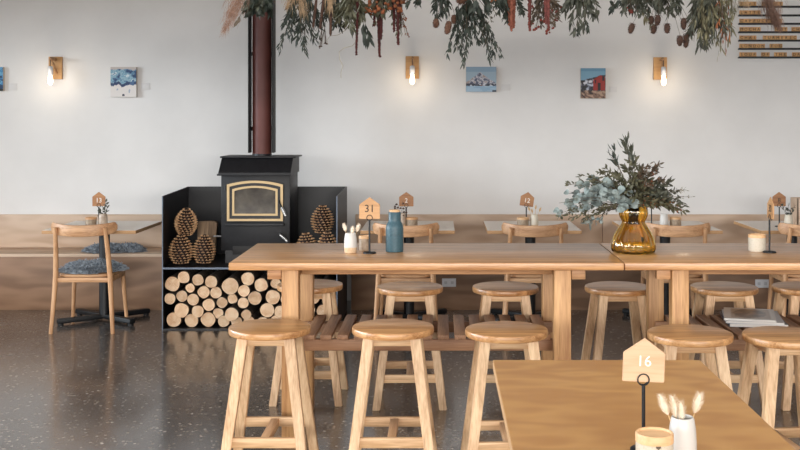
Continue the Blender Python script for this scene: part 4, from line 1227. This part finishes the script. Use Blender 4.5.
# ------------------------------------------------------------------ hanging dried flowers
HD = 5.3; HZ = 2.30
t = thing('hanging_pole', 'horizontal wooden pole hung from the ceiling carrying the dried flowers', 'pole', (0, HD, HZ))
bm = B(); tube(bm, [(-1.35, 0, 0), (0, 0, .0), (1.9, 0, 0)], .018, 12); build('pole', bm, M['brick_log'], t)
for x in (-1.1, .3, 1.7):
    bm = B(); tube(bm, [(x, 0, .018), (x, 0, CEIL-HZ-.001)], .004, 6); build('rope', bm, M['rope'], t)
HG = 'dried bunches hanging over the bar table'
class Hang:
    def __init__(s, name, label, px, cat='dried flowers', dy=0.0):
        s.d = HD+dy; s.o = Vector((PX(px, s.d), s.d, HZ-.017))
        s.t = thing(name, label, cat, s.o, 0, HG); s.parts = {}
    def bm(s, part, mat):
        if (part, mat) not in s.parts: s.parts[(part, mat)] = B()
        return s.parts[(part, mat)]
    def p(s, px, py, dy=0): 
        d = s.d+dy; return Vector((PX(px, d), d, PZ(py, d))) - s.o
    def done(s):
        for (part, mat), bm in s.parts.items(): build(part, bm, M[mat], s.t)
    def stem(s, e, sr=.0022, mat='stem', wob=.012, n=9, start=None):
        p0 = start or Vector((R.uniform(-.02,.02), R.uniform(-.015,.015), 0))
        out = []; ph = R.uniform(0, 6); e = Vector(e)
        c = Vector((p0.x*.6+e.x*.55, p0.y+e.y*.5, e.z*.35))
        for i in range(n):
            u = i/(n-1); q = (1-u)**2*p0 + 2*u*(1-u)*c + u*u*e
            q.x += wob*math.sin(ph+u*6)*u; q.y += wob*math.cos(ph+u*5)*u
            out.append(q)
        tube(s.bm('stem', mat), out, [sr*(1-.5*i/(n-1)) for i in range(n)], 5)
        return out
    def leaves(s, ends, mat, ll, lw, n, start=.25, spread=.7, sr=.002, hang=.3, twig=.02, part='foliage', wob=.012):
        fo = s.bm(part, mat)
        for e in ends:
            pts = s.stem(s.p(*e), sr, wob=wob); m = len(pts)-1
            ll_, lw_ = ll*1.1, lw*.98
            for i in range(int(n*1.45)):
                u = start+(1-start)*R.random(); f = u*m; q = min(m-1, int(f))
                p = pts[q].lerp(pts[q+1], f-q); dd = rdir(pts[q+1]-pts[q], spread); dd = (dd+Vector((0,0,-hang))).normalized()
                p = p + dd*R.uniform(0, twig)
                leaf(fo, p, dd, ll_*R.uniform(.6,1.2), lw_*R.uniform(.8,1.2), bend=R.uniform(0,.35))
    def head(s, pts, prof_r, L_, mat, part, spikes=120, sl=.006, sw=.001, bracts=0):
        e = (pts[-1]-pts[-2]).normalized(); c = pts[-1]; m = e.to_track_quat('Z','Y').to_matrix()
        bm = B(); sub = B()
        lathe(sub, [(0,0), (prof_r*.6,.06*L_), (prof_r*.95,.25*L_), (prof_r,.45*L_), (prof_r*.85,.7*L_), (prof_r*.45,.92*L_), (0,L_)], 12)
        for v in sub.verts: v.co = m @ v.co + c
        me = bpy.data.meshes.new('tmp'); sub.to_mesh(me); sub.free(); bm.from_mesh(me); bpy.data.meshes.remove(me)
        for i in range(spikes):
            u = R.uniform(.05,.95); a = R.uniform(0,2*PI); k = math.sin(PI*(u*.86+.1))**.6
            p = m @ Vector((math.cos(a)*prof_r*k*.92, math.sin(a)*prof_r*k*.92, u*L_)) + c
            dd = (m @ Vector((math.cos(a), math.sin(a), .45))).normalized(); sd = dd.orthogonal().normalized()*sw
            bm.faces.new([bm.verts.new(q) for q in (p-sd, p+sd, p+dd*sl)])
        for i in range(bracts):
            a = 2*PI*i/bracts+R.uniform(-.3,.3); o_ = m @ Vector((math.cos(a), math.sin(a), .0)); z_ = m @ Vector((0,0,1))
            tube(bm, [c, c+o_*prof_r*1.0+z_*.002, c+o_*prof_r*1.45+z_*L_*R.uniform(.2,.5)], [.0016,.0012,.0004], 4)
        build(part, bm, M[mat], s.t)
    def tassel(s, px, y0, y1, r, mat, dy=0, part='tassel', bend=0):
        a, b = s.p(px, y0, dy), s.p(px+bend, y1, dy); bm = B(); r *= 1.25
        n = max(8, int((a-b).length/.009)); pts = [a.lerp(b, i/n) for i in range(n+1)]
        tube(bm, pts, [r*(.5+.3*R.random())*(1-.4*i/n) for i in range(n+1)], 6)
        for i in range(n*9):
            u = R.random(); p = a.lerp(b, u); q = rdir(Vector((0,0,-.3)), 1.1); rr = r*(1-.45*u)*R.uniform(.5,1)
            c = p + Vector((q.x, q.y, 0)).normalized()*rr*.75; k = r*R.uniform(.25,.42)
            vs = [bm.verts.new(c+Vector(w)*k) for w in ((1,0,0),(-1,0,0),(0,1,0),(0,-1,0),(0,0,1.2),(0,0,-1.2))]
            for f in ((0,2,4),(2,1,4),(1,3,4),(3,0,4),(2,0,5),(1,2,5),(3,1,5),(0,3,5)): bm.faces.new([vs[g] for g in f])
        build(part, bm, M[mat], s.t)
    def plume(s, p0, p1, width, mat, n=900, ll=.05, lw=.0007, part='plume', droop=.5):
        bm = s.bm(part, mat); p0, p1 = Vector(p0), Vector(p1); ax = (p1-p0)
        for i in range(int(n*.6)):
            u = R.random(); p = p0.lerp(p1, u) + Vector((R.gauss(0,1), R.gauss(0,1), R.gauss(0,1)))*width*.36*math.sin(PI*(u*.85+.12))
            d = rdir(ax, .55); d = (d+Vector((0,0,-droop))).normalized(); sd = d.orthogonal().normalized()*lw*R.uniform(.6,1.3)
            l_ = ll*R.uniform(.5,1.2); m_ = p + d*l_*.55 + rdir(ax,1.5)*.004; e = p + d*l_ + Vector((0,0,-l_*.18))
            v = [bm.verts.new(q) for q in (p-sd, p+sd, m_+sd, m_-sd, e)]
            bm.faces.new((v[0],v[1],v[2],v[3])); bm.faces.new((v[3],v[2],v[4]))
    def berries(s, ends, mat, r, n=5, sp=.02, part='berries', leafm=None):
        for e in ends:
            pts = s.stem(s.p(*e), .0016)
            for i in range(n):
                c = pts[-1] + Vector((R.uniform(-sp,sp), R.uniform(-sp,sp), R.uniform(-sp*.3,sp*1.2))); k = r*R.uniform(.7,1.2)
                lathe(s.bm(part, mat), [(0,-k), (k*.7,-k*.7), (k,0), (k*.7,k*.7), (0,k)], 8, c=c)
                tube(s.bm('stem', 'stem'), [pts[-3], c], .0008, 4)

h = Hang('pampas_grass', 'pinkish dried pampas plume at the far left of the hanging flowers', 246, 'dried grass')
h.stem(h.p(243, 4)); h.plume(h.p(250, -14), h.p(232, 12), .085, 'pampas', 700, .055, .0006); h.plume(h.p(240, -4), h.p(225, 28), .05, 'pampas', 520, .05, .0006)
h.done()
h = Hang('dried_leaf_bunch', 'bunch of broad dark curled leaves hanging in front of the flue', 262)
h.leaves([(252,4,.02),(258,8,-.02),(265,7,0),(261,2,.03),(255,10,-.03),(266,4,0)], 'leaf_dark', .045, .026, 16, .5, .7, hang=.5)
h.leaves([(250,6,0),(262,9,.02),(258,4,-.05)], 'leaf_grey', .045, .028, 12, .5, .7, hang=.5, part='grey_leaves')
h.leaves([(241,19,-.02)], 'leaf_brown', .045, .018, 3, .9, .2, hang=0, part='curled_leaf', twig=0)
h.done()
h = Hang('olive_branch', 'dark green drooping branch hanging just right of the flue', 302)
h.leaves([(281,49,0),(288,36,.03),(302,50,-.02),(307,44,.03),(296,40,0),(284,22,.04),(292,20,-.04),(312,38,0),(320,32,.03),(300,26,.05),(310,20,-.04),(318,14,0)], 'leaf_dark', .036, .0085, 40, .28, .62, hang=.25)
h.done()
h = Hang('golden_grass', 'wispy golden dried grass above the dark green branch', 296, 'dried grass', dy=-.06)
h.stem(h.p(292, -6)); h.plume(h.p(296,-14), h.p(288,4), .05, 'golden', 260, .04, .0007); h.plume(h.p(298,-10), h.p(304,12), .05, 'golden', 260, .05)
h.done()
h = Hang('bulrush_bunch', 'three dark brown bulrush sticks hanging in a row', 322, dy=-.03)
for a, b, y1 in ((318,313,28), (325,320,29), (331,330.5,36)):
    p0, p1 = h.p(a, -14), h.p(b, y1); h.stem(p0); c = p0.lerp(p1, .35)
    bm = B(); tube(bm, [p0.lerp(p1,.3), c, p0.lerp(p1,.6), p0.lerp(p1,.95), p1], [.003,.0065,.0075,.007,.003], 10); build('brown_spike', bm, M['teasel'], h.t)
h.done()
h = Hang('olive_branch', 'dark leaves with a thin bead-like strand beside the bulrush sticks', 326, dy=.05)
h.leaves([(322,24,0),(332,22,.03),(338,26,0),(330,14,-.02),(336,16,.02),(344,24,.03)], 'leaf_dark', .036, .011, 30, .3, .65)
h.berries([(323,40,0),(323.3,48,0),(323.5,44,0)], 'teasel', .004, 5, .008)
h.done()
h = Hang('straw_tuft', 'pale straw-coloured tuft hanging over the bulrush sticks', 330, 'dried grass', dy=-.1)
h.stem(h.p(330,-6)); h.plume(h.p(330,-16), h.p(330,4), .025, 'golden', 260, .06, .0012, droop=.9)
h.done()
h = Hang('air_plant', 'big grey-green air plant with looping tendrils', 350, 'plant')
h.leaves([(340,20,0),(348,24,-.04),(356,22,.03),(360,14,0),(345,14,.05),(352,10,-.06),(338,12,0),(364,10,.03)], 'leaf_olive', .05, .014, 26, .35, .7)
for i in range(26):
    a = h.p(R.uniform(338,360), R.uniform(-8,8), R.uniform(-.06,.06)); b = h.p(R.uniform(334,364), R.uniform(6,30), R.uniform(-.07,.07))
    m_ = a.lerp(b, .5) + Vector((R.uniform(-.05,.05), R.uniform(-.04,.04), R.uniform(-.03,.03)))
    pts = [(1-u)**2*a + 2*u*(1-u)*m_ + u*u*b for u in [k_/8 for k_ in range(9)]]
    tube(h.bm('tendril','moss'), pts, .0022, 5)
h.leaves([(364,34,0),(367,36,.02)], 'leaf_dark', .06, .022, 4, .75, .25, part='dark_leaves')
pts = [h.p(*q) for q in ((352,22),(358,40),(352,46),(344,48),(339,52),(340,60),(343,66),(341,72),(341,78))]
tube(h.bm('long_tendril','pale_stem'), pts, .0016, 5)
pts = [h.p(*q) for q in ((346,22),(346,30),(338,35),(330,36),(327,40),(328,45))]
tube(h.bm('long_tendril','pale_stem'), pts, .0012, 5)
h.done()
h = Hang('amaranth_bunch', 'dark red amaranth tassel hanging alone right of the air plant', 358, dy=-.02)
h.stem(h.p(357.5,4)); h.tassel(357.5, 2, 55, .0085, 'red_tassel', bend=-1.2); h.done()
h = Hang('amaranth_bunch', 'longest dark red amaranth tassels under orange dried flowers', 380)
h.stem(h.p(379,-2))
for a in ((377.5,-6,57,.010,2.2),(382,-4,39,.010,-1),(375.5,-6,26,.009,-1.5)): h.tassel(a[0], a[1], a[2], a[3], 'red_tassel', R.uniform(-.03,.03), bend=a[4])
h.berries([(371,11,0),(375,6,-.03),(381,12,-.04),(386,9,.03),(369,13,.02),(377,2,0),(388,3,.03)], 'orange_flower', .0095, 5, .022, 'orange_flowers')
h.leaves([(374,20,.0),(386,14,.02),(368,6,0),(380,16,-.02)], 'leaf_olive', .035, .012, 20, .3, .7)
h.done()
h = Hang('amaranth_bunch', 'dark red amaranth tassels next to strings of small orange seeds', 397)
h.stem(h.p(396,-2))
for a in ((397.5,-6,45,.010,.6),(394.5,-4,32,.009,-.5),(400,-4,28,.0085,.8)): h.tassel(a[0], a[1], a[2], a[3], 'red_tassel', R.uniform(-.03,.03), bend=a[4])
h.berries([(391,8,0),(396,10,-.03),(401,6,.03),(394,2,-.03),(403,2,0)], 'orange_flower', .009, 5, .02, 'orange_flowers')
h.berries([(403,20,0),(404,28,.0),(405,36,0),(402,14,.02)], 'orange_flower', .004, 6, .012, 'seed_string')
h.leaves([(394,22,.02),(398,34,-.02),(390,14,0)], 'leaf_olive', .03, .010, 20, .3, .7)
h.done()
h = Hang('gum_leaf_sprig', 'tiny leaf sprig peeping below the top edge of the photo, left of the fuzzy cones', 417)
h.leaves([(416,2,0),(419,1,.02),(408,5,.0)], 'leaf_dark', .03, .012, 10, .6, .7); h.done()
h = Hang('banksia_bunch', 'three fuzzy brown cone heads hanging with dark foliage', 440)
for px, py, ey in ((438,18.5,.0),(447,20.5,-.02),(453.8,14.5,.02)):
    pts = h.stem(h.p(px, py, ey)); pts[-2] = pts[-1]+Vector((.001,0,.02))
    if px == 447: pts[-2].x += .003
    h.head(pts, .0145 if px != 447 else .0165, .05 if px != 447 else .072, 'banksia', 'fuzzy_cone', 320, .006, .001)
h.leaves([(435,18,0),(441,14,.03),(446,12,-.02),(437,6,.03),(450,8,0)], 'leaf_dark', .034, .009, 34, .35, .6)
h.done()
h = Hang('olive_branch', 'large dark green drooping branch, the lowest-hanging foliage in the middle', 464)
h.leaves([(449,51,0),(455,46,.02),(464,62,-.02),(463,54,.02),(470,40,0),(478,42,.03),(486,50,-.02),(491,60,0),(496,54,.02),(498,52,-.02),(484,36,.03),(476,28,-.03),(466,30,.03),(460,34,0)], 'leaf_dark', .032, .0088, 42, .40, .55, hang=.3)
h.leaves([(482,26,0),(494,22,.02),(498,14,0)], 'leaf_olive', .02, .006, 10, .6, .8, part='side_twigs')
h.done()
h = Hang('protea_bunch', 'brown protea head with broad dark leaves at the top edge of the photo', 476, dy=-.06)
pts = h.stem(h.p(465,-6)); h.head(pts, .024, .06, 'banksia', 'protea_head', 260, .01, .0015)
h.leaves([(487,4,0),(484,0,.02),(478,5,0),(470,2,.03)], 'leaf_dark', .055, .026, 6, .7, .5)
h.berries([(490,-3,0),(492,1,.02)], 'orange_flower', .009, 4, .012, 'orange_flowers'); h.done()
h = Hang('dark_leaf_branch', 'dark foliage with a thin curved twig left of the coral tassels', 501)
h.leaves([(498,8,0),(503,10,.02),(506,16,.03),(507,22,0),(499,2,-.02),(519,8,.02),(522,10,0)], 'leaf_dark', .034, .011, 24, .4, .6); h.done()
h = Hang('amaranth_bunch', 'thick coral-orange amaranth tassels', 511)
h.stem(h.p(511,-4))
for a in ((508.5,-8,26,.009,.8),(511.5,-8,31,.0105,.0),(514.2,-8,28,.009,-.4)): h.tassel(a[0], a[1], a[2], a[3], 'coral_tassel', R.uniform(-.02,.02), bend=a[4])
h.done()
h = Hang('amaranth_bunch', 'single dusky rose amaranth tassel right of the coral ones', 529)
h.stem(h.p(529,-6)); h.tassel(529.5, -8, 31, .0105, 'rose_tassel', bend=.3); h.done()
h = Hang('amaranth_bunch', 'pair of rose amaranth tassels in front of red-tipped seed heads', 546, dy=-.05)
h.stem(h.p(546,-6)); h.tassel(545, -8, 24, .010, 'rose_tassel', bend=1.5); h.tassel(548, -8, 29, .010, 'rose_tassel', bend=.5); h.done()
h = Hang('seed_head_bunch', 'brown seed heads with dark red tips behind the rose tassels', 543)
h.berries([(533,26,0),(538,30,.02),(543,22,-.02),(551,30,0),(556,20,.02),(553,12,0),(536,14,.03),(547,33,0),(558,8,.02),(531,8,0)], 'berry', .0065, 4, .013)
h.leaves([(534,20,0),(540,24,.02),(551,22,-.02),(557,16,0),(546,16,.03),(536,8,0),(555,6,.02)], 'leaf_brown', .026, .011, 34, .3, .75); h.done()
h = Hang('eucalyptus_branch', 'grey-green eucalyptus sprigs with two hanging leaf tips, right of the seed heads', 582)
h.leaves([(575,31,0),(573,20,.02),(584,26,-.02),(592,14,0),(567,10,.03),(578,12,0),(588,8,.02),(596,8,0),(570,2,0)], 'leaf_grey', .044, .0125, 18, .35, .6)
h.leaves([(585,27,0),(576,32,.02)], 'leaf_dark', .036, .013, 8, .8, .4, part='tip_leaves'); h.done()
h = Hang('gum_leaf_sprig', 'small leaf sprig hanging alone between eucalyptus and red berries', 613)
h.leaves([(613,8,0),(611,3,.02),(617,2,0)], 'leaf_dark', .034, .014, 7, .75, .4); h.done()
h = Hang('berry_branch', 'dark foliage tipped with red berries above the left seed heads', 634)
h.leaves([(624,8,0),(630,11,.03),(637,12,-.02),(644,10,0),(650,14,.02),(655,8,0),(627,2,.03),(640,4,-.03)], 'leaf_grey', .036, .011, 26, .35, .7)
h.leaves([(647,20,0),(650,22,.02)], 'leaf_willow', .045, .012, 5, .75, .4, part='pale_leaves')
h.berries([(626,10,0),(632,12,-.02),(638,12,0),(645,12,.02),(624,5,0)], 'berry', .007, 3, .01); h.done()
h = Hang('teasel_bunch', 'bunch of dark brown teasel seed heads hanging on thin stems', 664)
for px, py, ln, sx_ in ((633.5,23.5,.055,3),(652,16,.045,.5),(658,15,.055,1.5),(654.5,24.5,.05,2.2),(667.8,23.5,.052,0),(683,18,.062,0),(680.3,35.5,.055,.6),(686,33.5,.075,.5),(692.5,28.5,.04,1)):
    pts = h.stem(h.p(px, py, R.uniform(-.03,.03)), .0015, wob=.004); pts[-2] = pts[-1] + Vector((sx_*.002, 0, .02))
    h.head(pts, .0155, ln, 'teasel', 'seed_head', 170, .005, .0012, bracts=5)
h.leaves([(660,8,0),(668,12,.03),(675,8,-.03),(682,8,0),(662,2,.03),(655,4,-.03)], 'leaf_grey', .042, .012, 26, .35, .65); h.done()
h = Hang('willow_eucalyptus', 'mass of grey-green narrow leaves hanging at the right end', 706)
h.leaves([(692,34,0),(698,30,.03),(704,42,-.02),(710,40,0),(706,28,.04),(714,34,-.04),(700,20,.03),(690,14,0),(716,20,.03),(708,14,-.05),(722,28,0),(694,24,-.05),(702,44,.02)], 'leaf_grey', .05, .0105, 34, .28, .5, hang=.4)
h.leaves([(700,30,-.05),(708,34,-.04),(714,26,-.05),(696,20,-.04),(704,38,-.05)], 'leaf_willow', .048, .010, 18, .35, .5, hang=.4, part='pale_leaves')
h.done()
h = Hang('turning_leaf_branch', 'orange-tinged narrow leaves at the right end, left of the menu board', 722)
h.leaves([(716,40,0),(722,46,.02),(728,40,0),(731,30,.02),(726,22,-.02),(720,30,.03),(733,18,0)], 'leaf_willow', .042, .009, 20, .3, .5, hang=.45)
h.leaves([(729,34,0),(722,40,-.02),(724,52,0),(718,24,-.04),(731,24,.02)], 'leaf_orange', .034, .008, 5, .45, .5, hang=.4, part='orange_leaves')
pts = [h.p(*q) for q in ((722,44),(721,52),(718,56),(717,62))]; tube(h.bm('tendril','pale_stem'), pts, .0011, 5)
h.done()
h = Hang('golden_grass', 'wispy brown dried grass at the left edge of the menu board', 738, 'dried grass')
h.stem(h.p(738,-2)); h.plume(h.p(736,-14), h.p(735,10), .07, 'leaf_willow', 240, .05, .0008, droop=.7); h.plume(h.p(742,-14), h.p(746,2), .06, 'golden', 200, .05, .0007); h.done()
h = Hang('pampas_grass', 'brown dried pampas plume hanging in front of the menu board', 766, 'dried grass')
h.stem(h.p(767,0)); h.plume(h.p(766,-4), h.p(775,18), .07, 'pampas_brown', 1500, .05, .0009, droop=.8); h.plume(h.p(771,8), h.p(779,26), .045, 'pampas_brown', 800, .04, .0008, droop=.8); h.done()

# ------------------------------------------------------------------ daylight and added overhead fill
w = bpy.data.worlds.new('World'); S.world = w; w.use_nodes = True
bg = w.node_tree.nodes['Background']; bg.inputs[0].default_value = (.80, .90, 1.0, 1); bg.inputs[1].default_value = .35

def area(name, loc, rot, sx_, sy_, e, col):
    ld = bpy.data.lights.new(name, 'AREA'); ld.shape = 'RECTANGLE'; ld.size = sx_; ld.size_y = sy_; ld.energy = e; ld.color = col
    o = bpy.data.objects.new(name, ld); C.objects.link(o); o.location = loc; o.rotation_euler = rot
    return o
area('daylight_front_sky', (.8, -14, 3.4), (PI/2, 0, 0), 28, 3.6, 4700, (1, .965, .925))
area('daylight_left_sky', (-16, 4.5, 3.1), (PI/2, 0, -PI/2), 20, 3.0, 3800, (.82, .92, 1))
area('added_overhead_fill', ((RL[0]+RL[1])/2, (RL[2]+RL[3])/2, CEIL+.25), (0, 0, 0), RL[1]-RL[0], RL[3]-RL[2], 105, (1, .97, .93))  # fill lamp added over the made-up roof opening to brighten tabletops and seats

# ------------------------------------------------------------------ camera
cam = bpy.data.cameras.new('camera'); co = bpy.data.objects.new('camera', cam); C.objects.link(co)
co.location = (0, 0, H); co.rotation_euler = (PI/2, 0, 0)
cam.sensor_width = 36; cam.sensor_fit = 'HORIZONTAL'; cam.lens = 36*F/800
cam.shift_x = (400-VX)/800; cam.shift_y = -(225-VY)/800
cam.clip_start = .05; cam.clip_end = 100
S.camera = co

S.view_settings.view_transform = 'Standard'; S.view_settings.look = 'None'
S.view_settings.exposure = .22; S.view_settings.gamma = 1; S.view_settings.use_curve_mapping = False
S.cycles.max_bounces = 10; S.cycles.transmission_bounces = 8; S.cycles.caustics_refractive = False; S.cycles.caustics_reflective = False
